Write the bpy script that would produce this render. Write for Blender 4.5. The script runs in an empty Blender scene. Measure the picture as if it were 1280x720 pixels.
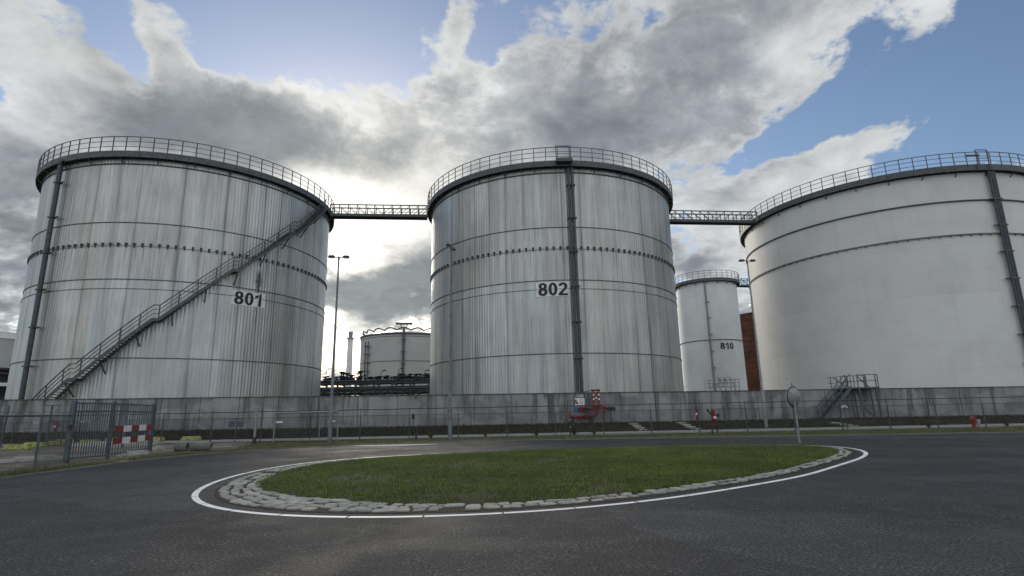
import bpy, math, random
import numpy as np
from mathutils import Vector, Matrix
random.seed(7); rng = np.random.default_rng(7)
S = bpy.context.scene; COL = S.collection
PI = math.pi; R_ = math.radians
EYE = 1.6

# ---------------------------------------------------------------- camera
cam = bpy.data.objects.new('camera', bpy.data.cameras.new('camera')); COL.objects.link(cam)
cam.data.sensor_width = 36; cam.data.lens = 694.2/1280*36
cam.data.clip_start = .05; cam.data.clip_end = 6000
pt, rl = R_(12.565), R_(-1.135)
F = Vector((0, math.cos(pt), math.sin(pt))); U0 = Vector((0, -math.sin(pt), math.cos(pt))); X0 = Vector((1, 0, 0))
RR = X0*math.cos(rl)+U0*math.sin(rl); UU = U0*math.cos(rl)-X0*math.sin(rl)
m = Matrix((RR, UU, -F)).transposed().to_4x4(); m.translation = (0, 0, EYE)
cam.matrix_world = m; S.camera = cam

# ---------------------------------------------------------------- mesh helper
class MB:
    def __init__(s): s.v = []; s.f = []; s.uv = None; s.sm = []
    def add(s, vs, fs, smooth=False):
        o = len(s.v); s.v += [tuple(p) for p in vs]; s.f += [tuple(i+o for i in f) for f in fs]; s.sm += [smooth]*len(fs); return s
    def box(s, c, d, rz=0.0, rx=0.0):
        x, y, z = [k/2 for k in d]; M = Matrix.Rotation(rz, 3, 'Z') @ Matrix.Rotation(rx, 3, 'X'); C = Vector(c)
        vs = [C+M@Vector(p) for p in ((-x,-y,-z),(x,-y,-z),(x,y,-z),(-x,y,-z),(-x,-y,z),(x,-y,z),(x,y,z),(-x,y,z))]
        return s.add(vs, [(0,3,2,1),(4,5,6,7),(0,1,5,4),(1,2,6,5),(2,3,7,6),(3,0,4,7)])
    def bar(s, a, b, w, h=None, up=(0, 0, 1)):
        h = w if h is None else h; a = Vector(a); b = Vector(b); d = (b-a)
        if d.length < 1e-6: return s
        d.normalize(); u = Vector(up)
        if abs(d.dot(u)) > .98: u = Vector((0, 1, 0))
        r = d.cross(u).normalized(); u = r.cross(d); vs = []
        for p in (a, b):
            for i, j in ((-1,-1),(1,-1),(1,1),(-1,1)): vs.append(p+r*(w/2*i)+u*(h/2*j))
        return s.add(vs, [(0,3,2,1),(4,5,6,7),(0,1,5,4),(1,2,6,5),(2,3,7,6),(3,0,4,7)])
    def tube(s, pts, r, n=8, closed=False, cap=True):
        pts = [Vector(p) for p in pts]; N = len(pts); rs = r if isinstance(r, (list, tuple)) else [r]*N; vs = []
        for i, p in enumerate(pts):
            a = pts[i-1] if (i > 0 or closed) else p; b = pts[(i+1) % N] if (i < N-1 or closed) else p
            t = (b-a).normalized(); u = Vector((0, 0, 1)) if abs(t.z) < .95 else Vector((0, 1, 0))
            x = t.cross(u).normalized(); y = x.cross(t)
            for k in range(n): vs.append(p+(x*math.cos(2*PI*k/n)+y*math.sin(2*PI*k/n))*rs[i])
        fs = []
        for i in range(N if closed else N-1):
            j = (i+1) % N
            for k in range(n):
                l = (k+1) % n; fs.append((i*n+k, i*n+l, j*n+l, j*n+k))
        s.add(vs, fs, True)
        if cap and not closed:
            s.add(vs[:n], [tuple(range(n))[::-1]]); s.add(vs[-n:], [tuple(range(n))])
        return s
    def lathe(s, prof, n=48, c=(0, 0, 0), smooth=True, a0=0, a1=2*PI):
        full = abs(a1-a0-2*PI) < 1e-6; M = n if full else n+1; vs = []
        for r, z in prof:
            for k in range(M):
                a = a0+(a1-a0)*k/n; vs.append((c[0]+r*math.sin(a), c[1]-r*math.cos(a), c[2]+z))
        fs = []
        for i in range(len(prof)-1):
            for k in range(n):
                l = (k+1) % M; fs.append((i*M+k, i*M+l, (i+1)*M+l, (i+1)*M+k))
        return s.add(vs, fs, smooth)
    def ring(s, r0, r1, z0, z1, n=128, a0=0, a1=2*PI):   # closed profile ring
        return s.lathe([(r0, z0), (r1, z0), (r1, z1), (r0, z1), (r0, z0)], n, smooth=False, a0=a0, a1=a1)
    def build(s, name, mat, parent=None, bevel=0):
        me = bpy.data.meshes.new(name); me.from_pydata(s.v, [], s.f); me.update()
        me.polygons.foreach_set('use_smooth', s.sm)
        o = bpy.data.objects.new(name, me); COL.objects.link(o)
        if mat: me.materials.append(mat)
        if parent: o.parent = parent
        if bevel:
            b = o.modifiers.new('bevel', 'BEVEL'); b.width = bevel; b.segments = 2; b.limit_method = 'ANGLE'
        return o

def tag(o, label=None, cat=None, group=None, kind=None):
    if label: o['label'] = label
    if cat: o['category'] = cat
    if group: o['group'] = group
    if kind: o['kind'] = kind
    return o
def thing(name, loc, label, cat, group=None, rz=0):
    o = bpy.data.objects.new(name, None); COL.objects.link(o); o.location = loc; o.rotation_euler.z = rz
    o.empty_display_size = .3
    return tag(o, label, cat, group)
def kids(o): return [c for c in COL.objects if c.parent == o]
def copy_tree(o, parent=None):
    c = o.copy(); COL.objects.link(c); c.parent = parent
    for ch in kids(o): copy_tree(ch, c)
    return c

# ---------------------------------------------------------------- materials
class NT:
    def __init__(s, nt): s.t = nt; s.n = nt.nodes; s.l = nt.links
    def new(s, typ, **kw):
        n = s.n.new(typ)
        for k, v in kw.items(): setattr(n, k, v)
        return n
    def inp(s, sock, v):
        if hasattr(v, 'links') or hasattr(v, 'is_linked'): s.l.new(v, sock)
        elif v is not None: sock.default_value = v
    def math(s, op, a, b=None, c=None, clamp=False):
        n = s.new('ShaderNodeMath', operation=op, use_clamp=clamp); s.inp(n.inputs[0], a)
        if b is not None: s.inp(n.inputs[1], b)
        if c is not None: s.inp(n.inputs[2], c)
        return n.outputs[0]
    def vm(s, op, a, b=None, out=0):
        n = s.new('ShaderNodeVectorMath', operation=op); s.inp(n.inputs[0], a)
        if b is not None: s.inp(n.inputs[1], b)
        return n.outputs['Value'] if op in ('LENGTH', 'DOT_PRODUCT', 'DISTANCE') else n.outputs[0]
    def noise(s, vec, scale, detail=4, rough=.5, dist=0, col=False):
        n = s.new('ShaderNodeTexNoise'); s.inp(n.inputs['Vector'], vec); n.inputs['Scale'].default_value = scale
        n.inputs['Detail'].default_value = detail; n.inputs['Roughness'].default_value = rough; n.inputs['Distortion'].default_value = dist
        return n.outputs['Color' if col else 'Fac']
    def ss(s, v, a, b, lo=0, hi=1, typ='SMOOTHSTEP'):
        n = s.new('ShaderNodeMapRange', interpolation_type=typ); s.inp(n.inputs[0], v)
        n.inputs[1].default_value = a; n.inputs[2].default_value = b; n.inputs[3].default_value = lo; n.inputs[4].default_value = hi
        return n.outputs[0]
    def mix(s, f, a, b, mode='MIX'):
        n = s.new('ShaderNodeMix', data_type='RGBA', blend_type=mode); s.inp(n.inputs[0], f)
        for sock, v in ((n.inputs[6], a), (n.inputs[7], b)):
            if isinstance(v, (tuple, list)): v = tuple(v)+((1,) if len(v) == 3 else ())
            s.inp(sock, v)
        return n.outputs[2]
    def map(s, vec, scale=(1,1,1), loc=(0,0,0), rot=(0,0,0), typ='POINT'):
        n = s.new('ShaderNodeMapping', vector_type=typ); s.inp(n.inputs[0], vec); n.inputs[1].default_value = loc
        n.inputs[2].default_value = rot; n.inputs[3].default_value = scale; return n.outputs[0]
    def bump(s, h, strength, dist):
        n = s.new('ShaderNodeBump'); n.inputs['Strength'].default_value = strength; n.inputs['Distance'].default_value = dist
        s.inp(n.inputs['Height'], h); return n.outputs[0]
def newmat(name):
    m = bpy.data.materials.new(name); m.use_nodes = True; t = NT(m.node_tree); b = m.node_tree.nodes['Principled BSDF']; return m, t, b
def mat(name, c, rough=.7, metal=0, var=.18, scale=3, bump=0, c2=None, bscale=None, lo=.4, hi=.62):
    m, t, b = newmat(name); g = t.new('ShaderNodeNewGeometry').outputs['Position']
    n = t.noise(g, scale, 6, .6)
    c2 = c2 or tuple(k*(1-var) for k in c)
    t.inp(b.inputs['Base Color'], t.mix(t.ss(n, lo, hi), c, c2))
    b.inputs['Roughness'].default_value = rough; b.inputs['Metallic'].default_value = metal
    if bump: t.inp(b.inputs['Normal'], t.bump(t.noise(g, bscale or scale*6, 5, .6), bump, .02))
    return m

def tank_mat(name, base, seed):
    m, t, b = newmat(name); uv = t.new('ShaderNodeUVMap'); uv.uv_map = 'UVMap'; uv = uv.outputs[0]
    sx = t.new('ShaderNodeSeparateXYZ'); t.inp(sx.inputs[0], uv); u, v = sx.outputs[0], sx.outputs[1]
    us = t.math('ADD', u, seed*37.0)
    # individual cladding sheets
    band = t.math('ADD', t.math('ADD', t.math('GREATER_THAN', v, 6.6), t.math('GREATER_THAN', v, 13.4)), t.math('GREATER_THAN', v, 18.5))
    cell = t.new('ShaderNodeCombineXYZ'); t.inp(cell.inputs[0], t.math('FLOOR', t.math('DIVIDE', us, 1.17))); t.inp(cell.inputs[1], band)
    wn = t.new('ShaderNodeTexWhiteNoise', noise_dimensions='2D'); t.inp(wn.inputs['Vector'], cell.outputs[0]); sheet = wn.outputs['Value']
    bc = t.new('ShaderNodeCombineXYZ'); t.inp(bc.inputs[0], t.math('FLOOR', t.math('DIVIDE', us, 5.85))); t.inp(bc.inputs[1], t.math('MULTIPLY', t.math('GREATER_THAN', v, 13.4), 3.0))
    w2 = t.new('ShaderNodeTexWhiteNoise', noise_dimensions='2D'); t.inp(w2.inputs['Vector'], bc.outputs[0])
    st = t.new('ShaderNodeCombineXYZ'); t.inp(st.inputs[0], us); t.inp(st.inputs[1], t.math('MULTIPLY', v, .045))
    streak = t.noise(st.outputs[0], 1.1, 8, .68)
    fine = t.noise(st.outputs[0], 6.0, 5, .7)
    blotch = t.noise(uv, .22, 5, .55)
    # dirt running down the sheet joints
    def joint(period, w, off):
        fr = t.math('FRACT', t.math('ADD', t.math('DIVIDE', us, period), off)); d = t.math('MULTIPLY', t.math('ABSOLUTE', t.math('SUBTRACT', fr, .5)), period)
        return t.ss(d, w, 0.02, 0, 1)
    jw = t.ss(t.noise(st.outputs[0], .55, 3, .5), .38, .60, .25, 1)
    j1 = t.math('MULTIPLY', t.math('ADD', t.math('MULTIPLY', joint(1.755, .30, .1), .45), t.math('MULTIPLY', joint(1.755, .07, .1), .75)), jw)
    j2 = t.math('MULTIPLY', joint(5.2, .75, .37), t.ss(blotch, .35, .65, .2, .75))
    # streaks below the bracket row
    fr = t.math('ABSOLUTE', t.math('SUBTRACT', t.math('FRACT', t.math('DIVIDE', us, .61)), .5))
    below = t.math('MULTIPLY', t.ss(fr, .16, .02, 0, 1), t.math('MULTIPLY', t.ss(v, 13.0, 16.5, 0, 1), t.math('LESS_THAN', v, 16.6)))
    below = t.math('MULTIPLY', below, t.ss(fine, .42, .6, 0, .8))
    dirt = t.math('ADD', t.math('MULTIPLY', j1, .50), t.math('MULTIPLY', j2, .22)); dirt = t.math('ADD', dirt, t.math('MULTIPLY', below, .5))
    dirt = t.math('ADD', dirt, t.ss(streak, .52, .78, 0, .5)); dirt = t.math('ADD', dirt, t.ss(fine, .52, .8, 0, .18), clamp=True)
    if seed == 0:   # dark run of rust and dirt beneath a leaking stair bracket
        du = t.math('ABSOLUTE', t.math('SUBTRACT', t.math('ADD', u, t.math('MULTIPLY', t.math('SUBTRACT', t.noise(uv, 1.6, 5, .7), .5), .9)), 12.96)); du = t.math('DIVIDE', du, t.ss(v, 12.4, 15.0, .30, 1.25))
        run = t.math('MULTIPLY', t.ss(du, .42, .05, 0, 1), t.math('MULTIPLY', t.ss(v, 12.6, 14.4, 0, 1), t.ss(v, 15.6, 14.6, 0, 1)))
        run2 = t.math('MULTIPLY', t.ss(du, .16, .02, 0, .8), t.math('MULTIPLY', t.ss(v, 7, 13.2, .2, 1), t.ss(v, 15, 14.4, 0, 1)))
        dirt = t.math('ADD', dirt, t.math('MULTIPLY', t.math('ADD', run, run2), t.ss(fine, .2, .5, .5, 1)), clamp=True)
    tone = t.math('ADD', t.math('MULTIPLY', sheet, .14), t.math('MULTIPLY', w2.outputs['Value'], .18)); tone = t.math('ADD', tone, .86)
    tone = t.math('MULTIPLY', tone, t.ss(blotch, .3, .7, .9, 1.1))
    cc = t.mix(t.ss(streak, .3, .6), tuple(k*1.12 for k in base), tuple(k*.88 for k in base))
    cc = t.mix(t.ss(t.noise(st.outputs[0], .35, 3, .5), .4, .6), cc, t.mix(1.0, cc, (1.02, 1.0, .97), 'MULTIPLY')); cc = t.mix(t.ss(w2.outputs['Value'], .62, .7, 0, .8), cc, t.mix(1.0, cc, (.95, 1.0, 1.05), 'MULTIPLY'))
    v3 = t.new('ShaderNodeCombineColor'); [t.inp(v3.inputs[i], tone) for i in range(3)]
    cc = t.mix(1.0, cc, v3.outputs[0], 'MULTIPLY'); cc = t.mix(dirt, cc, (.095, .10, .105))
    t.inp(b.inputs['Base Color'], cc); b.inputs['Metallic'].default_value = .68
    t.inp(b.inputs['Roughness'], t.ss(fine, .3, .7, .34, .55))
    rib = t.math('SINE', t.math('MULTIPLY', us, 2*PI/.293))
    t.inp(b.inputs['Normal'], t.bump(t.math('ADD', rib, t.math('MULTIPLY', sheet, .5)), .5, .022))
    return m

M = {}
M['alu1'] = tank_mat('weathered_aluminium_cladding', (.435, .45, .45), 0)
M['alu2'] = tank_mat('aluminium_ribbed_cladding', (.42, .435, .435), 3)
def white_mat(name, c, seed):
    m, t, b = newmat(name); uv = t.new('ShaderNodeUVMap'); uv.uv_map = 'UVMap'; uv = uv.outputs[0]
    sx = t.new('ShaderNodeSeparateXYZ'); t.inp(sx.inputs[0], uv); u, v = sx.outputs[0], sx.outputs[1]
    n = t.noise(uv, .25, 5, .6); st = t.noise(t.map(uv, (1.3, .06, 1)), 1, 6, .65)
    row = t.math('FLOOR', t.math('DIVIDE', v, 2.4)); wn = t.new('ShaderNodeTexWhiteNoise', noise_dimensions='2D')
    cb = t.new('ShaderNodeCombineXYZ'); t.inp(cb.inputs[0], t.math('FLOOR', t.math('DIVIDE', t.math('ADD', u, t.math('MULTIPLY', row, 2.3)), 7.2))); t.inp(cb.inputs[1], row)
    t.inp(wn.inputs['Vector'], cb.outputs[0])
    fr = t.math('ABSOLUTE', t.math('SUBTRACT', t.math('FRACT', t.math('DIVIDE', v, 2.4)), .5)); weld = t.ss(fr, .478, .5, 0, .14)
    d = t.math('ADD', t.ss(n, .4, .7, 0, .14), t.ss(st, .5, .78, 0, .12)); d = t.math('ADD', d, t.math('MULTIPLY', wn.outputs['Value'], .09)); d = t.math('ADD', d, weld, clamp=True)
    t.inp(b.inputs['Base Color'], t.mix(d, c, (.20, .21, .20))); b.inputs['Roughness'].default_value = .55
    t.inp(b.inputs['Normal'], t.bump(t.noise(uv, .6, 3, .5), .35, .05))
    return m
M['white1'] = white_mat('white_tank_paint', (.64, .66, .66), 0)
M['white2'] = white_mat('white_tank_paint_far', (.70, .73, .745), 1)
M['grey'] = white_mat('grey_tank_shell', (.42, .43, .42), 2)
M['steel'] = mat('dark_galvanised_steel', (.10, .108, .116), .55, .35, .35, 4)
M['seam'] = mat('seam_steel', (.10, .10, .10), .7, .1, .3, 2)
M['pipe'] = mat('blue_grey_pipe_paint', (.06, .075, .096), .5, .2, .3, 3)
M['stairpaint'] = mat('dark_blue_grey_paint', (.085, .105, .135), .5, .2, .3, 4)
M['galv'] = mat('galvanised_steel', (.25, .27, .29), .5, .4, .25, 5)
M['gate'] = mat('blue_grey_gate_paint', (.095, .118, .148), .5, .2, .3, 4)
M['lamp'] = mat('lamp_steel', (.15, .17, .19), .5, .4, .3, 2)
M['dark'] = mat('dark_painted_metal', (.035, .038, .042), .5, .1, .3, 5)
M['bracket'] = mat('bracket_metal', (.07, .068, .062), .7, .1, .4, 3)
M['pale'] = mat('pale_bracket_metal', (.42, .43, .42), .6, .1, .2, 3)
M['red'] = mat('red_paint', (.24, .017, .022), .5, 0, .45, 8)
M['white'] = mat('white_sign_paint', (.72, .74, .76), .5, 0, .12, 6)
M['blue'] = mat('blue_sign_paint', (.025, .09, .28), .5, 0, .2, 6)
M['orange'] = mat('orange_sign_paint', (.55, .20, .04), .5, 0, .2, 6)
M['black'] = mat('black_lettering', (.012, .012, .014), .6, 0, .1, 6)
M['backing'] = mat('pale_number_panel', (.74, .76, .77), .6, 0, .15, 3)
M['yellow'] = mat('yellow_barrier_paint', (.31, .34, .075), .7, 0, .45, 5, .5)
M['brown'] = mat('rust_brown_cladding', (.13, .040, .018), .75, 0, .5, .5, 0)
M['marking'] = mat('white_road_paint', (.84, .85, .86), .6, 0, .3, 9, .2, lo=.55, hi=.75)
M['step'] = mat('pale_concrete_step', (.40, .40, .37), .85, 0, .3, 3, .3)
M['roofwhite'] = mat('pale_dome_sheet', (.72, .74, .75), .35, .2, .12, 1)
M['weed'] = mat('dry_weed', (.07, .075, .03), .9, 0, .5, 30)
M['mirrorback'] = mat('grey_mirror_shell', (.24, .26, .27), .5, .1, .25, 3)

def concrete():
    m, t, b = newmat('stained_concrete_wall'); g = t.new('ShaderNodeNewGeometry').outputs['Position']
    n = t.noise(g, .5, 8, .65); st = t.noise(t.map(g, (1.2, 1.2, .12)), 1.0, 7, .7); n2 = t.noise(g, 6, 6, .7)
    arch = t.noise(t.map(g, (.22, .22, .45)), 1.0, 3, .5, .6)
    sx = t.new('ShaderNodeSeparateXYZ'); t.inp(sx.inputs[0], g)
    c = t.mix(t.ss(n, .35, .65), (.29, .305, .31), (.20, .215, .222)); c = t.mix(t.ss(st, .46, .66, 0, .85), c, (.05, .055, .055))
    c = t.mix(t.ss(arch, .52, .58, 0, .35), c, (.065, .072, .076)); c = t.mix(t.ss(n2, .5, .75, 0, .35), c, (.30, .30, .28))
    stn = t.noise(t.map(g, (.9, .9, .05)), 1.5, 4, .6)
    top = t.math('MULTIPLY', t.ss(sx.outputs[2], 2.3, 3.1), t.ss(stn, .55, .68)); c = t.mix(t.math('MULTIPLY', top, .7), c, (.06, .055, .03))
    t.inp(b.inputs['Base Color'], c); b.inputs['Roughness'].default_value = .9; t.inp(b.inputs['Normal'], t.bump(n2, .4, .02)); return m
M['concrete'] = concrete()
def asphalt():
    m, t, b = newmat('worn_asphalt'); g = t.new('ShaderNodeNewGeometry').outputs['Position']
    big = t.noise(g, .16, 5, .55, .8); mid = t.noise(t.map(g, (.5, 1.2, 1), rot=(0, 0, .5)), .5, 5, .6, .6); f = t.noise(g, 27, 2, .9); vf = t.noise(g, 60, 2, .8)
    c = t.mix(t.ss(big, .4, .6), (.010, .0108, .0118), (.017, .018, .0195)); c = t.mix(t.ss(mid, .42, .62, 0, .6), c, (.023, .0245, .0265))
    ptch = t.noise(t.map(g, (.35, 1, 1), rot=(0, 0, .25)), .22, 2, .3, .3); c = t.mix(t.ss(ptch, .535, .55, 0, .6), c, (.047, .049, .052)); c = t.mix(t.ss(t.noise(t.map(g, (1, .45, 1), loc=(5, 3, 0), rot=(0, 0, -.3)), .3, 3, .4, .3), .57, .585, 0, .55), c, (.009, .0095, .0105))   # older, paler resurfacing strips
    wear = t.ss(t.noise(g, 1.6, 5, .7, 1.0), .42, .64, .35, 1)
    c = t.mix(t.math('MULTIPLY', t.ss(f, .515, .63), wear), c, (.17, .17, .17)); c = t.mix(t.ss(f, .49, .38, 0, .95), c, (.003, .003, .004)); c = t.mix(t.ss(vf, .58, .70, 0, .5), c, (.15, .15, .15))
    cr = t.math('ABSOLUTE', t.math('SUBTRACT', t.noise(g, .45, 7, .55, 1.2), .5)); crm = t.math('MULTIPLY', t.ss(cr, .0035, .0012), t.ss(t.noise(g, .12, 2, .5), .50, .56, 0, .8)); c = t.mix(crm, c, (.006, .006, .007))
    c = t.mix(t.ss(t.noise(g, .8, 6, .75, 1.5), .62, .74, 0, .35), c, (.10, .10, .095))
    t.inp(b.inputs['Base Color'], c); t.inp(b.inputs['Roughness'], t.ss(t.noise(g, .32, 5, .6, .6), .38, .60, .72, .86)); b.inputs['Specular IOR Level'].default_value = .45
    h = t.math('ADD', f, t.math('MULTIPLY', vf, .4)); t.inp(b.inputs['Normal'], t.bump(h, 1.0, .02)); return m
M['asphalt'] = asphalt()
def ground_mat(name, a, b_, c_, s=.6):
    m, t, b = newmat(name); g = t.new('ShaderNodeNewGeometry').outputs['Position']
    c = t.mix(t.ss(t.noise(g, s, 7, .65, .5), .4, .6), a, b_); c = t.mix(t.ss(t.noise(g, s*3, 6, .7), .52, .68), c, c_)
    c = t.mix(t.ss(t.noise(g, 14, 5, .7), .45, .7, 0, .5), c, tuple(k*.45 for k in a))
    t.inp(b.inputs['Base Color'], c); b.inputs['Roughness'].default_value = .95; t.inp(b.inputs['Normal'], t.bump(t.noise(g, 9, 6, .7), .8, .08)); return m
M['soil'] = ground_mat('bare_soil', (.085, .072, .052), (.055, .052, .035), (.15, .135, .11))
M['bank'] = ground_mat('dark_bank_soil', (.030, .027, .018), (.020, .021, .012), (.045, .042, .028), 1.2)
M['vergesoil'] = ground_mat('verge_turf', (.05, .06, .022), (.036, .042, .02), (.13, .12, .075), .5)
M['islandsoil'] = ground_mat('island_turf', (.030, .032, .015), (.045, .035, .022), (.05, .038, .025), 1)
M['path'] = ground_mat('pale_concrete_path', (.34, .35, .345), (.27, .28, .275), (.38, .38, .37), .8)
M['yard'] = ground_mat('gravel_yard', (.23, .22, .19), (.10, .085, .062), (.30, .29, .26), .35)
M['kerb'] = ground_mat('kerb_concrete', (.20, .20, .19), (.15, .15, .14), (.25, .25, .24), 2)
def cobble():
    m, t, b = newmat('pale_rough_stone'); g = t.new('ShaderNodeNewGeometry'); p = g.outputs['Position']
    c = t.mix(g.outputs['Random Per Island'], (.26, .265, .25), (.42, .42, .39)); c = t.mix(t.ss(t.noise(p, 7, 6, .7), .45, .7, 0, .7), c, (.14, .14, .11))
    t.inp(b.inputs['Base Color'], c); b.inputs['Roughness'].default_value = .85; t.inp(b.inputs['Normal'], t.bump(t.noise(p, 22, 6, .7), .8, .03)); return m
M['stone'] = cobble()
def grass_mat(name, a, b_, dry):
    m, t, b = newmat(name); at_ = t.new('ShaderNodeAttribute'); at_.attribute_name = 'tint'; f = at_.outputs['Fac']
    p = t.new('ShaderNodeNewGeometry').outputs['Position']
    c = t.mix(t.ss(f, 0, .85, typ='LINEAR'), a, b_); c = t.mix(t.ss(f, .86, .9), c, dry)
    c = t.mix(t.ss(t.noise(p, .35, 5, .6), .42, .62, 0, .45), c, tuple(k*.55+.004 for k in a))
    t.inp(b.inputs['Base Color'], c); b.inputs['Roughness'].default_value = .75
    return m
M['grass'] = grass_mat('short_green_grass', (.085, .125, .024), (.165, .205, .048), (.24, .21, .11))
M['vgrass'] = grass_mat('patchy_verge_grass', (.085, .098, .032), (.14, .15, .055), (.24, .22, .13))
M['bgrass'] = grass_mat('dark_bank_grass', (.020, .022, .010), (.038, .038, .018), (.07, .06, .035))

# ---------------------------------------------------------------- ground sheets
def sheet(name, pts, z, m, kind='structure'):
    b = MB(); b.add([(x, y, z) for x, y in pts], [tuple(range(len(pts)))]); return tag(b.build(name, m), kind=kind)
sheet('ground', [(-2500, -2500), (2500, -2500), (2500, 2500), (-2500, 2500)], -.02, M['soil'])
KERB = [(-15.6, -60), (-15.3, -8), (-14.9, 6), (-14.65, 14), (-14.75, 19), (-14.75, 22.5), (-14.2, 25.5), (-12.9, 27.8), (-11, 29.8), (-8.5, 31.3), (-4.5, 32.2), (0, 32.5), (7, 32.3), (13.8, 31.6), (20.7, 31.0), (27, 30.6), (45, 30.0), (90, 29.0), (150, 28.5)]
sheet('road', KERB+[(150, -60)], 0.0, M['asphalt'])
sheet('verge', [(-70, 37.4), (-17, 37.4), (-13.5, 28.6), (-11, 30.0), (-8.5, 31.5), (-4.5, 32.4), (0, 32.7), (7, 32.5), (13.8, 31.8), (20.7, 31.2), (27, 30.8), (45, 30.2), (90, 29.2), (150, 28.7), (150, 38.2), (45, 38.2), (0, 37.9), (-17, 37.6)][1:], .004, M['vergesoil'])
sheet('yard', [(-70, -20), (-15.75, -20), (-15.4, -8), (-15.1, 6), (-14.85, 14), (-14.95, 19), (-14.95, 22.5), (-14.4, 25.5), (-13.6, 28.4), (-17.1, 37.5), (-70, 37.5)], .003, M['yard'])
b = MB()
pp = [(-80, 37.75), (-17, 37.5), (0, 37.75), (45, 38.1), (150, 38.1)]; qq = [(-80, 42.3), (-17, 42.2), (0, 42.6), (45, 43.0), (150, 43.0)]
for i in range(4): b.add([(pp[i][0], pp[i][1], .02), (pp[i+1][0], pp[i+1][1], .02), (qq[i+1][0], qq[i+1][1], .02), (qq[i][0], qq[i][1], .02)], [(0, 1, 2, 3)])
tag(b.build('path', M['path']), kind='structure')
# kerb strip along the far edge of the road
b = MB(); K = [Vector((x, y, 0)) for x, y in KERB]
vs = []
for i, p in enumerate(K):
    a = K[max(0, i-1)]; c = K[min(len(K)-1, i+1)]; t = (c-a).normalized(); n = Vector((-t.y, t.x, 0))
    for off, z in ((-.0, -.01), (-.0, .05), (.14, .05), (.14, -.01)): vs.append(p+n*off+Vector((0, 0, z)))
b.add(vs, [(i*4+k, i*4+4+k, i*4+5+k, i*4+1+k) for i in range(len(K)-1) for k in range(3)])
tag(b.build('kerb', M['kerb']), kind='structure')

# ---------------------------------------------------------------- concrete bund wall and its bank
WALL = [(-110, 44.3, 3.42, .7), (-45, 44.3, 3.30, .68), (-32, 44.3, 3.16, .66), (-19, 44.4, 3.08, .6), (-12, 45.0, 3.03, .56), (-2, 46.2, 3.0, .53), (8, 47.7, 3.0, .5), (16, 49.0, 2.97, .46), (32, 50.0, 2.94, .42), (50, 50.6, 2.86, .38), (85, 51.5, 2.8, .38), (140, 52.5, 2.8, .38)]
wx = [w[0] for w in WALL]
def wy(x): return float(np.interp(x, wx, [w[1] for w in WALL]))
def wtop(x): return float(np.interp(x, wx, [w[2] for w in WALL]))
def wbase(x): return float(np.interp(x, wx, [w[3] for w in WALL]))
wall = thing('bund_wall', (0, 46, 0), 'long stained grey concrete wall running below the big tanks', 'wall')
def loc(p, o): return (p[0]-o[0], p[1]-o[1], p[2]-o[2])
b = MB(); cp = MB(); xs = list(np.arange(-110, 141, 3.05)); O = (0, 46, 0)
for x0, x1 in zip(xs[:-1], xs[1:]):
    a0, a1 = x0+.03, x1-.03
    vs = [loc(p, O) for p in ((a0, wy(a0), -.1), (a1, wy(a1), -.1), (a1, wy(a1)+.3, -.1), (a0, wy(a0)+.3, -.1), (a0, wy(a0), wtop(a0)), (a1, wy(a1), wtop(a1)), (a1, wy(a1)+.3, wtop(a1)), (a0, wy(a0)+.3, wtop(a0)))]
    b.add(vs, [(0,3,2,1),(4,5,6,7),(0,1,5,4),(1,2,6,5),(2,3,7,6),(3,0,4,7)])
    cp.bar(loc((x0, wy(x0)+.15, wtop(x0)+.035), O), loc((x1, wy(x1)+.15, wtop(x1)+.035), O), .38, .07)
    b.bar(loc((x1, wy(x1)+.17, 0), O), loc((x1, wy(x1)+.17, wtop(x1)-.02), O), .2, .22)
b.build('wall_panel_row', M['concrete'], wall)
cp.build('coping', mat('mossy_coping', (.10, .10, .075), .9, 0, .5, 1.5, .3), wall)
b = MB(); xs = np.arange(-110, 141, 1.0); vs = []
for x in xs:
    y0 = float(np.interp(x, [q[0] for q in qq], [q[1] for q in qq])); y1 = wy(x)+.05; zb = wbase(x)
    for k in range(6):
        tt = k/5; z = zb*(math.sin((tt-.5)*PI)*.5+.5)+.03 + (random.uniform(-.04, .04) if 0 < k < 5 else 0) + (.0 if k else -.02)
        vs.append((x, y0-.15+(y1-y0+.15)*tt, z if k else .012))
b.add(vs, [(i*6+k, (i+1)*6+k, (i+1)*6+k+1, i*6+k+1) for i in range(len(xs)-1) for k in range(5)], True)
tag(b.build('bank', M['bank']), kind='structure')
def bankz(x, y):
    y0 = float(np.interp(x, [q[0] for q in qq], [q[1] for q in qq]))-.15; y1 = wy(x)+.05; tt = min(1, max(0, (y-y0)/(y1-y0)))
    return wbase(x)*(math.sin((tt-.5)*PI)*.5+.5)+.03

# ---------------------------------------------------------------- roundabout island
CI = np.array([2.8, 17.0])
LP = np.array([(-6.76,12.22),(-7.63,14.45),(-7.95,17.79),(-7.09,21.0),(-4.5,22.7),(-.14,24.2),(3,24.8),(6.5,25.1),(10,25.05),(12.4,24.5),(13.35,23.5),(13.1,21.6),(11.75,19.6),(9.94,17.36),(7.62,14.79),(5.03,12.48),(2.54,10.69),(.72,9.8),(-1.08,9.35),(-2.87,9.4),(-4.66,9.95),(-5.95,10.95)])
ang = np.arctan2(LP[:,1]-CI[1], LP[:,0]-CI[0]); rad = np.hypot(LP[:,0]-CI[0], LP[:,1]-CI[1]); o_ = np.argsort(ang); ang, rad = ang[o_], rad[o_]
A3 = np.concatenate([ang-2*PI, ang, ang+2*PI]); R3_ = np.concatenate([rad]*3)
G = np.linspace(-PI, PI, 721); rr = np.interp(G, A3, R3_)
ker = np.hanning(75); ker /= ker.sum(); rr_s = np.convolve(np.concatenate([rr[:-1]]*3), ker, 'same')[720:1440]; G = G[:-1]
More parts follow.
